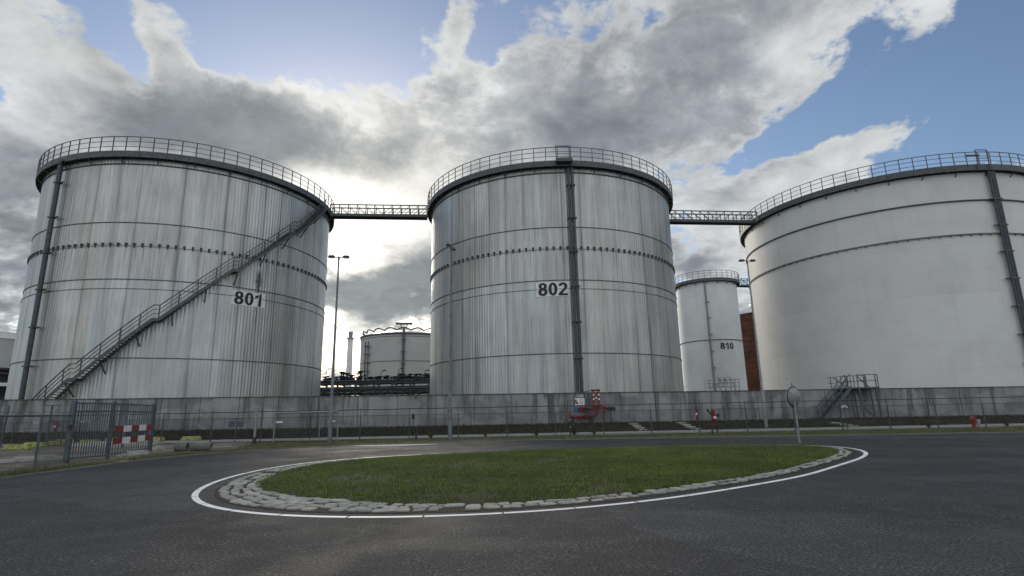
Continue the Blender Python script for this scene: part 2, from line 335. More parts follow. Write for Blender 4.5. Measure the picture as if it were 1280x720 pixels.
_H = [np.ones_like(G)]+[fn_(k*G) for k in range(1, 7) for fn_ in (np.cos, np.sin)]; _H = np.stack(_H, 1); _c = np.linalg.lstsq(_H, 1/rr_s, rcond=None)[0]; rr_s = 1/(_H @ _c)
def rline(a): return np.interp((a+PI) % (2*PI)-PI, np.append(G, PI), np.append(rr_s, rr_s[0]))
def perim(n=2000):
    a = np.linspace(-PI, PI, n, endpoint=False); r = rline(a); P = np.stack([CI[0]+r*np.cos(a), CI[1]+r*np.sin(a)], -1); return P
PL = perim(); T = np.roll(PL, -1, 0)-np.roll(PL, 1, 0); T /= np.linalg.norm(T, axis=1)[:, None]; NI = np.stack([-T[:,1], T[:,0]], -1)  # inward
sL = np.concatenate([[0], np.cumsum(np.linalg.norm(np.diff(PL, axis=0), axis=1))]); Ltot = sL[-1]
def pin(s, d):
    s = s % Ltot; i = np.interp(s, sL, np.arange(len(sL))); i0 = int(i) % len(PL); p = PL[i0]+NI[i0]*d; return p, NI[i0], T[i0]
b = MB(); NSEG = round(Ltot/1.255); SEG = Ltot/NSEG
for i_ in range(NSEG):
    s = i_*SEG; L = SEG-.03; n = 8; w = .13; vs = []
    for k in range(n+1):
        ss_ = s+L*k/n; p, nn, _ = pin(ss_, 0); q = p+nn*w; vs += [(p[0], p[1], .004), (q[0], q[1], .004)]
    b.add(vs, [(2*k, 2*k+2, 2*k+3, 2*k+1) for k in range(n)])
tag(b.build('road_marking', M['marking']), kind='structure')
_SA = [-180, -160, -145, -136, -127, -118, -105, -60, 0, 60, 90, 113, 146, 168, 180]; _SW = [.78, .82, 1.12, 1.2, .95, .62, .45, .42, .42, .38, .38, .45, .66, .74, .78]
def stone_w(p): return float(np.interp(math.degrees(math.atan2(p[1]-CI[1], p[0]-CI[0])), _SA, _SW))
stones = MB(); RIM = []
def stone(c, t, n, L, W, h):
    seg = 8; vs = []; jit = [random.uniform(.78, 1.10) for _ in range(seg)]
    for lev, (sc, z) in enumerate(((1.0, -.01), (.99, h*.6), (.90, h*.95), (.55, h))):
        for k in range(seg):
            a = 2*PI*k/seg+.39; ca, sa = math.cos(a), math.sin(a); e = .48
            x = math.copysign(abs(ca)**e, ca)*L/2*sc*jit[k]; y = math.copysign(abs(sa)**e, sa)*W/2*sc*jit[k]
            vs.append((c[0]+t[0]*x+n[0]*y, c[1]+t[1]*x+n[1]*y, z+random.uniform(-.006, .006)*(lev > 0)))
    fs = [(l*seg+k, l*seg+(k+1) % seg, (l+1)*seg+(k+1) % seg, (l+1)*seg+k) for l in range(3) for k in range(seg)]+[tuple(range(3*seg, 4*seg))]
    stones.add(vs, fs, False)
NST = 0
for row in range(5):
    s = random.random()*.3
    while s < Ltot-.3:
        p, nn, tt = pin(s, 0); W = stone_w(p); rows = max(2, round(W/.25)); L = random.uniform(.24, .44)
        if row < rows:
            wr = W/rows; d = .48+wr*(row+.5)+random.uniform(-.035, .035); p, nn, tt = pin(s+L/2, d)
            if random.random() > (.05 if p[1] < 15 else .16):
                a = random.uniform(-.12, .12)*(1 if rows < 3 else 2.2); t2 = (tt[0]*math.cos(a)-tt[1]*math.sin(a), tt[0]*math.sin(a)+tt[1]*math.cos(a)); n2 = (-t2[1], t2[0])
                k = 1+(.3 if p[0] < -2 and random.random() < .25 else 0)
                stone(p, t2, n2, (L-.045)*k, (wr-.045)*random.uniform(.85, 1.03)*k, random.uniform(.022, .045)); NST += 1
        s += L
tag(stones.build('stone_kerb', M['stone']), kind='structure')
# soil bed below stones, then domed turf
b = MB(); n = 400; vs = []
def rin(i, d): return PL[i]+NI[i]*d
idx = [int(k*len(PL)/n) for k in range(n)]
GE = []  # turf edge
for i in idx: GE.append(rin(i, .48+stone_w(PL[i])))
GE = np.array(GE); gr = np.hypot(*(GE-CI).T); ga = np.arctan2(*(GE-CI).T[::-1]); o_ = np.argsort(ga); ga, gr = ga[o_], gr[o_]
def redge(a): return np.interp((a+PI) % (2*PI)-PI, np.concatenate([[ga[-1]-2*PI], ga, [ga[0]+2*PI]]), np.concatenate([[gr[-1]], gr, [gr[0]]]))
def dome(tf): return .03+.13*np.clip(1-tf**3.0, 0, 1)
lv = [1.075, 1.0, .985, .94, .87, .75, .6, .4, .2]
for j, q in enumerate(lv):
    for k in range(n):
        a = -PI+2*PI*k/n; r = redge(a)*q if j else float(rline(a))-.42
        z = .006 if j == 0 else (.012 if j == 1 else float(dome(q)))
        vs.append((CI[0]+r*math.cos(a), CI[1]+r*math.sin(a), z))
vs.append((CI[0], CI[1], float(dome(0))))
fs = [(j*n+k, j*n+(k+1) % n, (j+1)*n+(k+1) % n, (j+1)*n+k) for j in range(len(lv)-1) for k in range(n)]+[((len(lv)-1)*n+k, (len(lv)-1)*n+(k+1) % n, len(vs)-1) for k in range(n)]
b.add(vs, fs, True); tag(b.build('island_soil', M['islandsoil']), kind='structure')

def blades(name, P, Z, hgt, wid, m, lean=.6, tint=None):
    n = len(P); az = rng.uniform(0, 2*PI, n); la = rng.uniform(0, 2*PI, n); h = hgt*rng.uniform(.55, 1.25, n) if np.isscalar(hgt) else hgt
    w = wid*rng.uniform(.7, 1.3, n); le = rng.uniform(.1, lean, n)*h
    dx, dy = np.cos(az)*w/2, np.sin(az)*w/2; lx, ly = np.cos(la)*le, np.sin(la)*le
    V = np.zeros((n, 5, 3)); base = np.stack([P[:,0], P[:,1], Z], -1)
    V[:,0] = base+np.stack([-dx, -dy, 0*dx-.01], -1); V[:,1] = base+np.stack([dx, dy, 0*dx-.01], -1)
    V[:,2] = base+np.stack([dx*.8+lx*.35, dy*.8+ly*.35, h*.6], -1); V[:,3] = base+np.stack([-dx*.8+lx*.35, -dy*.8+ly*.35, h*.6], -1)
    V[:,4] = base+np.stack([lx, ly, h*.95], -1)
    me = bpy.data.meshes.new(name); me.vertices.add(n*5); me.vertices.foreach_set('co', V.reshape(-1))
    i0 = np.arange(n)*5; L = np.stack([i0, i0+1, i0+2, i0+3, i0+3, i0+2, i0+4], -1).reshape(-1)
    me.loops.add(n*7); me.loops.foreach_set('vertex_index', L.astype(np.int32)); me.polygons.add(n*2)
    st = np.stack([np.arange(n)*7, np.arange(n)*7+4], -1).reshape(-1); me.polygons.foreach_set('loop_start', st.astype(np.int32))
    me.update(calc_edges=True); me.validate()
    at_ = me.attributes.new('tint', 'FLOAT', 'POINT'); tv = np.repeat(rng.uniform(0, 1, n) if tint is None else tint, 5); at_.data.foreach_set('value', tv.astype(np.float32))
    me.materials.append(m); o = bpy.data.objects.new(name, me); COL.objects.link(o); return o
# island grass: denser towards the near side because it is seen from closest there
N = 300000; a = rng.uniform(-PI, PI, N); q = np.sqrt(rng.uniform(0, 1.02, N)); re = redge(a)
P = np.stack([CI[0]+re*q*np.cos(a), CI[1]+re*q*np.sin(a)], -1)
patch = np.sin(P[:,0]*1.3+1.1*np.sin(P[:,1]*.9))*np.sin(P[:,1]*1.1+1.7*np.sin(P[:,0]*.5))+.7*np.sin(P[:,0]*3.7+P[:,1]*2.9)*np.sin(P[:,1]*4.3-P[:,0]*1.9)
bare = (((P[:,0] < 2.5) & (P[:,1] < 18) & (patch > .5)) | (patch > 1.15) | (np.sin(P[:,0]*2.7+2*np.sin(P[:,1]*1.9))*np.sin(P[:,1]*3.1+1) > .86)) & (rng.uniform(0, 1, N) < .82)
keep = ~bare & (rng.uniform(0, 1, N) < np.clip(16/P[:,1], .35, 1)**1.0); P = P[keep]; q = q[keep]; patch = patch[keep]
hg = (.046+.013*patch)*rng.uniform(.55, 1.3, len(P)); tuft = np.sin(P[:,0]*9.1+3*np.sin(P[:,1]*2.3))*np.sin(P[:,1]*8.3+2*np.sin(P[:,0]*3.1)); hg *= 1+.55*np.clip(tuft-.45, 0, 1)*2; hg = np.clip(hg, .02, .17)
o = blades('island_grass', P, dome(np.clip(q, 0, 1))*(q <= 1)+.03*(q > 1), hg, .011*1.0, M['grass'], 1.1, tint=np.clip(.42+.22*patch+.33*rng.normal(0, 1, len(P)), 0, 1)*np.where(rng.uniform(0, 1, len(P)) < .93, .85, 1.15))
tag(o, 'short green grass covering the roundabout island', 'grass', kind='stuff')
# verge grass
N = 90000; P = np.stack([rng.uniform(-17, 62, N), rng.uniform(28, 37.75, N)], -1)
kx = [k[0] for k in KERB[4:]]; ky = [k[1] for k in KERB[4:]]
kx2 = [-17, -14.4, -13.9, -12.9, -11, -8.5, -4.5, 0, 7, 13.8, 20.7, 27, 45, 90]; ky2 = [37, 29.5, 28.6, 28.2, 30.0, 31.5, 32.4, 32.7, 32.5, 31.8, 31.2, 30.8, 30.2, 29.2]
pn = np.sin(P[:,0]*.7)*np.sin(P[:,1]*1.1+P[:,0]*.3)+.6*np.sin(P[:,0]*2.1+P[:,1])
keep = (P[:,1] > np.interp(P[:,0], kx2, ky2)+.05) & ((pn < .75) | (rng.uniform(0, 1, N) < .25)); P = P[keep]
o = blades('verge_grass', P, np.full(len(P), .004), .06, .024, M['vgrass'], 1.0); tag(o, 'patchy grass growing along the far verge of the road', 'grass', kind='stuff')
N = 60000; P = np.stack([rng.uniform(-60, 75, N), rng.uniform(0, 1, N)], -1)
y0 = np.interp(P[:,0], [q_[0] for q_ in qq], [q_[1] for q_ in qq]); y1 = np.interp(P[:,0], wx, [w[1] for w in WALL]); tt = P[:,1].copy(); P[:,1] = y0-.15+(y1-y0)*tt
zb = np.interp(P[:,0], wx, [w[3] for w in WALL]); o = blades('bank_grass', P, zb*(np.sin((tt-.5)*PI)*.5+.5)+.02, .16, .03, M['bgrass'], 1.2); tag(o, 'dark rough grass on the low bank below the concrete wall', 'grass', kind='stuff')
# rough weeds along the left fence and kerb
N = 26000; yy = rng.uniform(4, 31, N); xk = np.interp(yy, [k[1] for k in KERB[1:11]], [k[0] for k in KERB[1:11]]); P = np.stack([xk-.2-np.abs(rng.normal(0, .55, N)), yy], -1)
pn = np.sin(P[:,1]*1.9)+np.sin(P[:,1]*.7+1); P = P[pn > -1.2]
o = blades('fence_weeds', P, np.full(len(P), .003), .11, .018, M['vgrass'], 1.0); tag(o, 'scruffy grass strip between the left fence and the road edge', 'grass', kind='stuff')

# ---------------------------------------------------------------- tanks
H1 = (-35.47, 60.14); H2 = (4.62, 63.92); H3 = (47.11, 68.16); H4 = (37.6, 105.4)
def shell(name, parent, r, z0, z1, m, n=180, rows=12):
    b = MB(); b.lathe([(r, z0+(z1-z0)*k/rows) for k in range(rows+1)], n)
    o = b.build(name, m, parent); me = o.data; uvl = me.uv_layers.new(name='UVMap'); M_ = n
    co = np.zeros(len(me.vertices)*3); me.vertices.foreach_get('co', co); co = co.reshape(-1, 3)
    li = np.zeros(len(me.loops), np.int32); me.loops.foreach_get('vertex_index', li)
    col = li % M_; u = col*2*PI*r/M_
    ls = np.zeros(len(me.polygons), np.int32); me.polygons.foreach_get('loop_start', ls)
    u = u.astype(float)
    last = (np.arange(len(me.polygons)) % n) == n-1
    for s0 in ls[last]:
        for k in range(4):
            if col[s0+k] == 0: u[s0+k] = 2*PI*r
    uvl.data.foreach_set('uv', np.stack([u, co[li, 2]], -1).reshape(-1)); return o
def pol(r, a, z): return (r*math.sin(a), -r*math.cos(a), z)
def walkway(parent, r, zf, wid=.6, railh=1.3, nposts=62, dz=.6, nbr=30, view=0):
    w = MB(); w.ring(r-.02, r+wid, zf, zf+.06, 180); w.ring(r+wid-.05, r+wid+.04, zf-.1, zf+dz-.02, 180); w.ring(r+.02, r+.12, zf-.14, zf, 180)
    for k in range(nposts):
        a = 2*PI*(k+.5)/nposts; w.bar(pol(r+.02, a, zf-.05), pol(r+wid, a, zf-.05), .07, .12)
    wo = w.build('walkway', M['steel'], parent)
    rl_ = MB(); R1 = r+wid
    for h in (.42, .72, 1.0): rl_.tube([pol(R1, 2*PI*k/180, zf+.2+(railh-.1)*h) for k in range(180)], .042 if h == 1 else .028, 5, closed=True)
    for k in range(nposts):
        a = 2*PI*k/nposts; rl_.bar(pol(R1+.02, a, zf), pol(R1+.02, a, zf+.2+(railh-.1)), .075, .06)
    rl_.build('railing', M['steel'], wo)
    b0 = None
    for k in range(nbr):
        a = 2*PI*k/nbr+.05; d = (a-view+PI) % (2*PI)-PI
        if abs(d) > R_(95): continue
        if b0 is None: br = MB(); br.bar((0, -(r+wid-.05), zf-.05), (0, -r, zf-.55), .07); b0 = br.build('support_strut', M['steel'], parent); o = b0
        else: o = b0.copy(); COL.objects.link(o); o.parent = parent
        o.rotation_euler.z = a
    return wo
def vpipe(parent, r, a, z0, z1, offs, pr, m, brack=0, bside=1, name='riser_pipe', collar=M['steel']):
    for o_ in offs:
        b = MB(); aa = a+o_/r; b.tube([pol(r, aa, z0), pol(r, aa, z1)], pr, 10); b.build(name, m, parent)
    if brack:
        n = int((z1-z0)/brack); c0 = None
        for k in range(n):
            z = z0+brack*(k+.7)
            if c0 is None:
                bb = MB(); bb.box((0, -r+.02, 0), (max(offs)-min(offs)+pr*2+.16, pr*2+.1, .13)); x = abs(max(offs))+pr
                if bside: bb.box((bside*(x+.2), -r+.12, 0), (.46, .14, .10))
                c0 = bb.build('pipe_clamp', collar, parent); o = c0
            else: o = c0.copy(); COL.objects.link(o); o.parent = parent
            o.location.z = z; o.rotation_euler.z = a
def glyph(ch, h):
    """bold sans numeral of height h: list of (verts, faces) in the plane, centred on its own width"""
    W = h*.66; T = h*.225; out = []
    def ell(cx, cy, ax, ay, tx, ty, a0=0, a1=2*PI, n=36):
        vs = []
        for k in range(n+1):
            a = a0+(a1-a0)*k/n; c, q = math.cos(a), math.sin(a); e = .92
            c_, q_ = math.copysign(abs(c)**e, c), math.copysign(abs(q)**e, q)
            vs += [(cx+ax*c_, cy+ay*q_), (cx+(ax-tx)*c_, cy+(ay-ty)*q_)]
        out.append((vs, [(2*k, 2*k+2, 2*k+3, 2*k+1) for k in range(n)]))
    if ch == '0': ell(0, 0, W/2, h/2, T, T*.72)
    if ch == '8': ell(0, h*.232, W*.46, h*.268, T*.95, T*.66); ell(0, -h*.215, W*.52, h*.285, T, T*.70)
    if ch == '1':
        x = W*.12; out.append(([(x-T*.55, -h/2), (x+T*.55, -h/2), (x+T*.55, h/2), (x-T*.2, h/2)], [(0, 1, 2, 3)])); out.append(([(x-T*.5, h*.20), (x-T*.5, h*.44), (x-T*1.7, h*.30), (x-T*1.7, h*.12)], [(0, 1, 2, 3)]))
    if ch == '2':
        ell(0, h*.21, W*.50, h*.29, T, T*.72, -.55, PI*.97); out.append(([(-W*.52, -h/2), (W*.52, -h/2), (W*.52, -h*.34), (-W*.52, -h*.34)], [(0, 1, 2, 3)]))
        out.append(([(-W*.52, -h*.36), (-W*.12, -h*.36), (W*.47, h*.08), (W*.25, h*.16)], [(0, 1, 2, 3)]))
    return out
def digits(parent, txt, r, acent, z, size, backing=None, sx=1.0):
    h = size*.75; step = h*.76; vs = []; fs = []
    for i_, ch in enumerate(txt):
        x0 = (i_-(len(txt)-1)/2)*step
        for k_, (gv, gf) in enumerate(glyph(ch, h)):
            o_ = len(vs)
            for x, y in gv: vs.append(pol(r+.055+.002*k_, (x+x0)*sx/r, z+y))
            fs += [tuple(q+o_ for q in f) for f in gf]
    me = bpy.data.meshes.new('number_lettering'); me.from_pydata(vs, [], fs); me.materials.append(M['black']); w = step*len(txt)
    if backing:
        b = MB(); W, Hh = w*sx/2+.18, backing/2; n = 12; vs = []
        for k in range(n+1):
            a = (-W+2*W*k/n)/r
            for rr_, zz in ((r+.0, -Hh), (r+.03, -Hh), (r+.03, Hh), (r+.0, Hh)): vs.append(pol(rr_, a, z+zz))
        b.add(vs, [(k*4+j, k*4+4+j, k*4+4+(j+1) % 4, k*4+(j+1) % 4) for k in range(n) for j in range(4)]+[(0, 1, 2, 3), tuple(n*4+j for j in (3, 2, 1, 0))])
        bo = b.build('number_panel', M['backing'], parent); bo.rotation_euler.z = acent; par = bo
        o = bpy.data.objects.new('number_lettering', me); COL.objects.link(o); o.parent = bo
    else:
        o = bpy.data.objects.new('number_lettering', me); COL.objects.link(o); o.parent = parent; o.rotation_euler.z = acent
def clad_tank(name, loc_, mt, label, bseed, view):
    t = thing(name, (*loc_, 0), label, 'storage tank'); r = 14.0
    shell('shell', t, r, 0, 24.75, mt)
    rb = MB(); rb.lathe([(r, 24.7), (r*.7, 25.0), (.01, 25.3)], 96); rb.build('roof', M['roofwhite'], t)
    g = MB(); g.ring(r, r+.08, 23.98, 24.08, 180); g.build('wind_girder', M['seam'], t)
    for z, w in ((18.5, .075), (13.38, .075), (12.55, .035), (6.62, .08)):
        s_ = MB(); s_.ring(r-.01, r+.045, z-w/2, z+w/2, 180); s_.build('seam_ring', M['seam'] if w > .05 else M['bracket'], t)
    s_ = MB(); s_.ring(r-.01, r+.05, 16.34, 16.40, 180); s_.build('seam_ring', M['galv'], t)
    br = None; nn = 136
    for k in range(nn):
        a = 2*PI*k/nn; d = (a-view+PI) % (2*PI)-PI
        if abs(d) > R_(86): continue
        rnd = random.random()
        if br is None:
            bm_ = MB(); bm_.box((0, -r-.06, 16.52), (.19, .12, .20)); bm_.box((0, -r-.03, 16.33), (.09, .06, .2)); br = bm_.build('bracket', M['bracket'], t); o = br
        else:
            o = br.copy(); COL.objects.link(o); o.parent = t
        o.rotation_euler.z = a
    walkway(t, r, 24.6, .5, 1.75, 80, .5, 30, view)
    return t
view1 = math.atan2(-H1[0], H1[1]); view2 = math.atan2(-H2[0], H2[1]); view3 = math.atan2(-H3[0], H3[1])
t1 = clad_tank('storage_tank', H1, M['alu1'], 'big streaked aluminium tank numbered 801 with a curving stair across its face', 1, view1)
digits(t1, '801', 14, R_(49.9), 12.43, 1.62, 1.36, 1.0)
vpipe(t1, 14.42, R_(-22.0), .5, 24.3, (0,), .20, M['pipe'], 3.3, 1, collar=M['steel'])
# curved roof pipe end
b = MB(); b.tube([pol(14.42, R_(-22.0), 24.2), pol(14.45, R_(-21), 24.5), pol(14.7, R_(-20), 24.62)], .15, 8); b.build('pipe_elbow', M['pipe'], t1)
t2 = clad_tank('storage_tank', H2, M['alu2'], 'middle ribbed aluminium tank numbered 802 with a dark pipe down its front', 2, view2)
digits(t2, '802', 14, R_(-3.5), 12.55, 1.62, 1.36, 1.0)
vpipe(t2, 14.32, R_(4.75), .5, 24.4, (-.19, .17), .14, M['pipe'], 3.3, 0, collar=M['dark'])
# raised guard rail over the pipe on tank 802
b = MB()
for a in (-.6, 4.9): b.bar(pol(14.65, R_(a), 24.6), pol(14.65, R_(a), 26.5), .08)
b.bar(pol(14.65, R_(-.6), 26.5), pol(14.65, R_(4.9), 26.5), .07); b.bar(pol(14.65, R_(-.6), 25.7), pol(14.65, R_(4.9), 25.7), .05)
b.box(pol(14.9, R_(2.2), 24.9), (1.6, .5, .35)); b.build('pipe_gantry', M['steel'], t2)
# spiral stair on 801
def stair(t):
    r0, r1 = 14.18, 15.05; root = MB(); st = MB(); rl_ = MB(); bk = MB(); a_s, a_e = R_(-18.5), R_(84); z_s, z_e = .6, 24.05
    tot = z_e-z_s; n = int(tot/.205); nl = [k for k in range(n) if k % 24 == 20]
    steps = []; z = z_s; land = 7; da = (a_e-a_s)/(n+2.0*4); a = a_s
    for k in range(n):
        z += tot/n; steps.append((a, z, False)); a += da
        if k in nl and len([1 for q in steps if q[2]]) < 2*5:
            for _ in range(2): steps.append((a, z, True)); a += da
    for a, z, l in steps:
        st.add([pol(r0, a-da*.62, z), pol(r1, a-da*.62, z), pol(r1, a+da*.62, z), pol(r0, a+da*.62, z), pol(r0, a-da*.62, z-.045), pol(r1, a-da*.62, z-.045), pol(r1, a+da*.62, z-.045), pol(r0, a+da*.62, z-.045)], [(0,1,2,3),(7,6,5,4),(0,4,5,1),(1,5,6,2),(2,6,7,3),(3,7,4,0)])
    for rr_ in (r0, r1):
        root = MB()
        for (a, z, l), (a2, z2, l2) in zip(steps[:-1], steps[1:]): root.bar(pol(rr_, a, z-.09), pol(rr_, a2, z2-.09), .05, .26)
        root.build('stair_stringer', M['steel'], t)
    for h in (1.15, .78, .42):
        for (a, z, l), (a2, z2, l2) in zip(steps[:-1], steps[1:]): rl_.bar(pol(r1, a, z+h), pol(r1, a2, z2+h), .075 if h > 1 else .05)
    for k in range(0, len(steps), 6): a, z, l = steps[k]; rl_.bar(pol(r1, a, z-.1), pol(r1, a, z+1.15), .07)
    for k in range(8, len(steps), 11): a, z, l = steps[k]; bk = MB(); bk.bar(pol(r1, a, z-.2), pol(14.0, a+.005, z-1.25), .08); bk.bar(pol(r1, a, z-.2), pol(14.0, a, z-.2), .08); bk.build('stair_bracket', M['bracket'], t)
    st.build('stair_tread_flight', M['steel'], t); rl_.build('stair_handrail', M['steel'], t)
stair(t1)
# white tank 803
t3 = thing('storage_tank', (*H3, 0), 'large plain white tank at the right edge of the picture', 'storage tank'); r3 = 15.8
shell('shell', t3, r3, 0, 24.55, M['white1'])
b = MB(); b.lathe([(r3, 24.5), (r3*.7, 24.8), (.01, 25.1)], 96); b.build('roof', M['roofwhite'], t3)
for z, nb in ((21.3, 0), (17.8, 110)):
    b = MB(); b.ring(r3-.01, r3+.13, z-.06, z+.06, 200)
    for k in range(nb): b.box(pol(r3+.08, 2*PI*k/nb, z-.1), (.14, .18, .14), 2*PI*k/nb)
    b.build('stiffener_ring', M['bracket'] if not nb else mat('grey_ring_steel', (.16, .17, .17), .6, .1, .3, 2), t3)
walkway(t3, r3, 24.4, .5, 1.75, 86, .55, 34, view3)
vpipe(t3, r3+.35, R_(4.2), .5, 24.2, (-.27, 0, .25), .12, M['pipe'], 2.7, -1, collar=M['steel'])
b = MB()
for a in (-1.0, 3.0): b.bar(pol(r3+.65, R_(a), 24.4), pol(r3+.65, R_(a), 26.4), .09)
b.bar(pol(r3+.65, R_(-1), 26.4), pol(r3+.65, R_(3), 26.4), .07); b.bar(pol(r3+.65, R_(-1), 25.5), pol(r3+.65, R_(3), 25.5), .05); b.box(pol(r3+.9, R_(-3), 25.7), (1.3, .2, .12)); b.build('pipe_gantry', M['steel'], t3)

# tank 810
t4 = thing('storage_tank', (*H4, 0), 'slim white tank numbered 810 between the two big tanks', 'storage tank'); r4 = 5.55
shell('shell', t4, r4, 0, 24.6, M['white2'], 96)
b = MB(); b.lathe([(r4, 24.55), (.01, 25.3)], 64); b.build('roof', M['roofwhite'], t4)
b = MB(); b.ring(r4-.01, r4+.07, 13.55, 13.66, 96)
for k in range(60): b.box(pol(r4+.07, 2*PI*k/60, 13.52), (.1, .12, .12), 2*PI*k/60)
b.build('stiffener_ring', M['seam'], t4)
walkway(t4, r4, 24.5, .6, 1.75, 36, .5, 18, math.atan2(-H4[0], H4[1]))
vpipe(t4, r4+.16, R_(-21), .5, 24.3, (0,), .16, M['galv'], 3.0, 1, collar=M['galv'])
digits(t4, '810', r4, R_(9.5), 12.45, 1.55, None, 1.0)
# small bridge stub leaving tank 810 to the right
def bridge(name, A, B, z, label, wid=1.1, hgt=1.25, bays=11, deck=.32):
    A = Vector((*A, z)); B = Vector((*B, z)); d = B-A; L = d.length; u = d/L; n = Vector((-u.y, u.x, 0)); mid = (A+B)/2
    t = thing(name, tuple(mid), label, 'footbridge', None); A -= mid; B -= mid
    dk = MB(); dk.bar(A+Vector((0, 0, .05)), B+Vector((0, 0, .05)), wid-.1, .06)
    for sgn in (-1, 1): dk.bar(A+n*sgn*wid/2, B+n*sgn*wid/2, .08, deck)
    dk.build('deck', M['steel'], t)
    for sgn in (-1, 1):
        tr = MB(); a = A+n*sgn*wid/2; b_ = B+n*sgn*wid/2; Z = Vector((0, 0, 1))
        tr.bar(a+Z*hgt, b_+Z*hgt, .11, .11); tr.bar(a+Z*(hgt*.62), b_+Z*(hgt*.62), .045)
        for k in range(bays+1):
            p = a+(b_-a)*(k/bays); tr.bar(p+Z*.1, p+Z*hgt, .09)
            if k < bays:
                p2 = a+(b_-a)*((k+1)/bays); f = (k < bays/2)
                tr.bar((p if not f else p2)+Z*.12, (p2 if not f else p)+Z*(hgt-.05), .055)
        tr.build('truss', M['steel'], t)
    return t
def span(c0, r0, c1, r1):
    a = Vector((*c0, 0)); b_ = Vector((*c1, 0)); u = (b_-a).normalized(); p = a+u*r0; q = b_-u*r1; return (p.x, p.y), (q.x, q.y)
p, q = span(H1, 14.55, H2, 14.6); bridge('footbridge', p, q, 24.35, 'steel truss footbridge joining tanks 801 and 802 at roof height')
p, q = span(H2, 14.6, H3, 16.4); bridge('footbridge', p, q, 24.2, 'steel truss footbridge joining tank 802 and the white right tank')
bridge('footbridge', (H4[0]+6.2, H4[1]-1), (H4[0]+14, H4[1]+.5), 24.4, 'short distant footbridge leaving the top of tank 810', bays=6, hgt=1.3)

# ---------------------------------------------------------------- background plant
FT = (-29.6, 152); ft = thing('storage_tank', (*FT, 0), 'distant grey tank with scalloped dome roof behind the pipe rack', 'storage tank'); rf = 11.8
shell('shell', ft, rf, 0, 21.6, M['grey'], 120)
b = MB(); b.lathe([(rf-.1, 21.6), (rf*.8, 22.5), (rf*.45, 23.3), (.01, 23.7)], 96); b.build('dome_roof', M['roofwhite'], ft)
b = MB(); b.ring(rf-.05, rf+.25, 21.5, 21.85, 120); b.build('rim', M['dark'], ft)
b = MB(); b.ring(rf-.01, rf+.06, 20.9, 21.0, 120); b.ring(rf-.01, rf+.05, 14.6, 14.75, 120); b.build('seam_ring', M['seam'], ft)
b = MB(); pts = [pol(rf*.93+.5*abs(math.sin(k*PI/8)), 2*PI*k/160, 22.6+.6*abs(math.sin(k*PI/8))) for k in range(160)]; b.tube(pts, .17, 6, closed=True); b.build('foam_line', M['dark'], ft)
b = MB(); b.tube([pol(rf+.4, R_(9), 1), pol(rf+.4, R_(9), 23.2)], .3, 8)
for k in range(7): b.box(pol(rf+.4, R_(9), 2+k*3), (1.0, .6, .25), R_(9))
b.box(pol(rf-.6, R_(9), 24.2), (4.2, 2.0, .3), R_(9))
for s_ in (-1, 1): b.bar(pol(rf-.3, R_(9+5*s_*.6), 22.6), pol(rf-.5, R_(9+6*s_*.7), 24.2), .16)
b.build('ladder_pipe', M['steel'], ft)
b = MB(); b.bar(pol(rf+.5, R_(-44), 1), pol(rf+.5, R_(-44), 20), .25); b.bar(pol(rf+.5, R_(-38), 1), pol(rf+.5, R_(-38), 20), .2)
for k in range(9): b.box(pol(rf+.5, R_(-41), 2+k*2.1), (1.4, .7, .14), R_(-41))
b.build('cage_ladder', M['steel'], ft)
ch = thing('chimney', (-50.6, 172, 0), 'tall slim grey chimney beside the distant tank', 'chimney')
b = MB(); b.tube([(0, 0, 0), (0, 0, 24.8)], [1.0, .82], 20); b.build('stack', M['backing'], ch)
b = MB(); b.ring(.86, 1.12, 24.6, 25.0, 24); b.tube([(0, 0, 24.8), (0, 0, 27.0)], .68, 20); b.build('chimney_cap', M['galv'], ch)
# pipe rack
pk = thing('pipe_rack', (-20, 82, 0), 'dark steel pipe rack crowded with valves and pipes', 'pipe rack')
b = MB()
for x in np.arange(-13, 13.1, 2.6):
    for y in (-1.6, 1.6): b.bar((x, y, 0), (x, y, 6.1), .24)
    b.bar((x, -1.6, 5.9), (x, 1.6, 5.9), .22)
for y in (-1.6, 1.6):
    for z in (4.15, 4.95, 6.05): b.bar((-13, y, z), (13, y, z), .18, .24 if z > 5.5 else .16)
    for k in range(10): x = -13+2.6*k; b.bar((x, y, 4.2 if k % 2 else 4.9), (x+2.6, y, 4.9 if k % 2 else 4.2), .10)
    for k in range(10): x = -13+2.6*k; b.bar((x, y, 3.9), (x+1.0, y, 2.6), .1)
b.build('rack_frame', M['steel'], pk)
for i, (y, z, r_) in enumerate(((-1.3, 5.25, .15), (-.6, 5.35, .22), (.2, 5.2, .13), (.9, 5.3, .2), (-1.1, 6.35, .16), (-.3, 6.4, .2), (.6, 6.35, .14), (1.2, 6.38, .18), (-1.0, 4.55, .14), (.1, 4.6, .22), (-1.75, 5.45, .09))):
    b = MB(); b.tube([(-13, y, z), (13, y, z)], r_, 8); b.build('pipe', M['steel'] if i % 3 else M['galv'], pk)
def valve(x, y, z, h, r_=.09):
    b = MB(); b.tube([(0, 0, 0), (0, 0, h)], r_*.7, 6); b.box((0, 0, h*.4), (r_*4, r_*3, r_*3.5)); b.tube([(-r_*1.5, 0, h), (r_*1.5, 0, h)], r_*1.1, 6)
    b.tube([(0+r_*3.2*math.cos(k*PI/5), r_*3.2*math.sin(k*PI/5), h+.06) for k in range(10)], r_*.5, 4, closed=True)
    o = b.build('valve', M['dark'], pk); o.location = (x, y, z)
for k in range(60):
    x = -8.8+k*.36+random.uniform(-.2, .2); valve(x, random.uniform(-1.3, 1.2), 6.35, random.uniform(.4, 1.0)*(1.35 if x < -1.5 and x > -6.5 else .85), random.uniform(.08, .15))
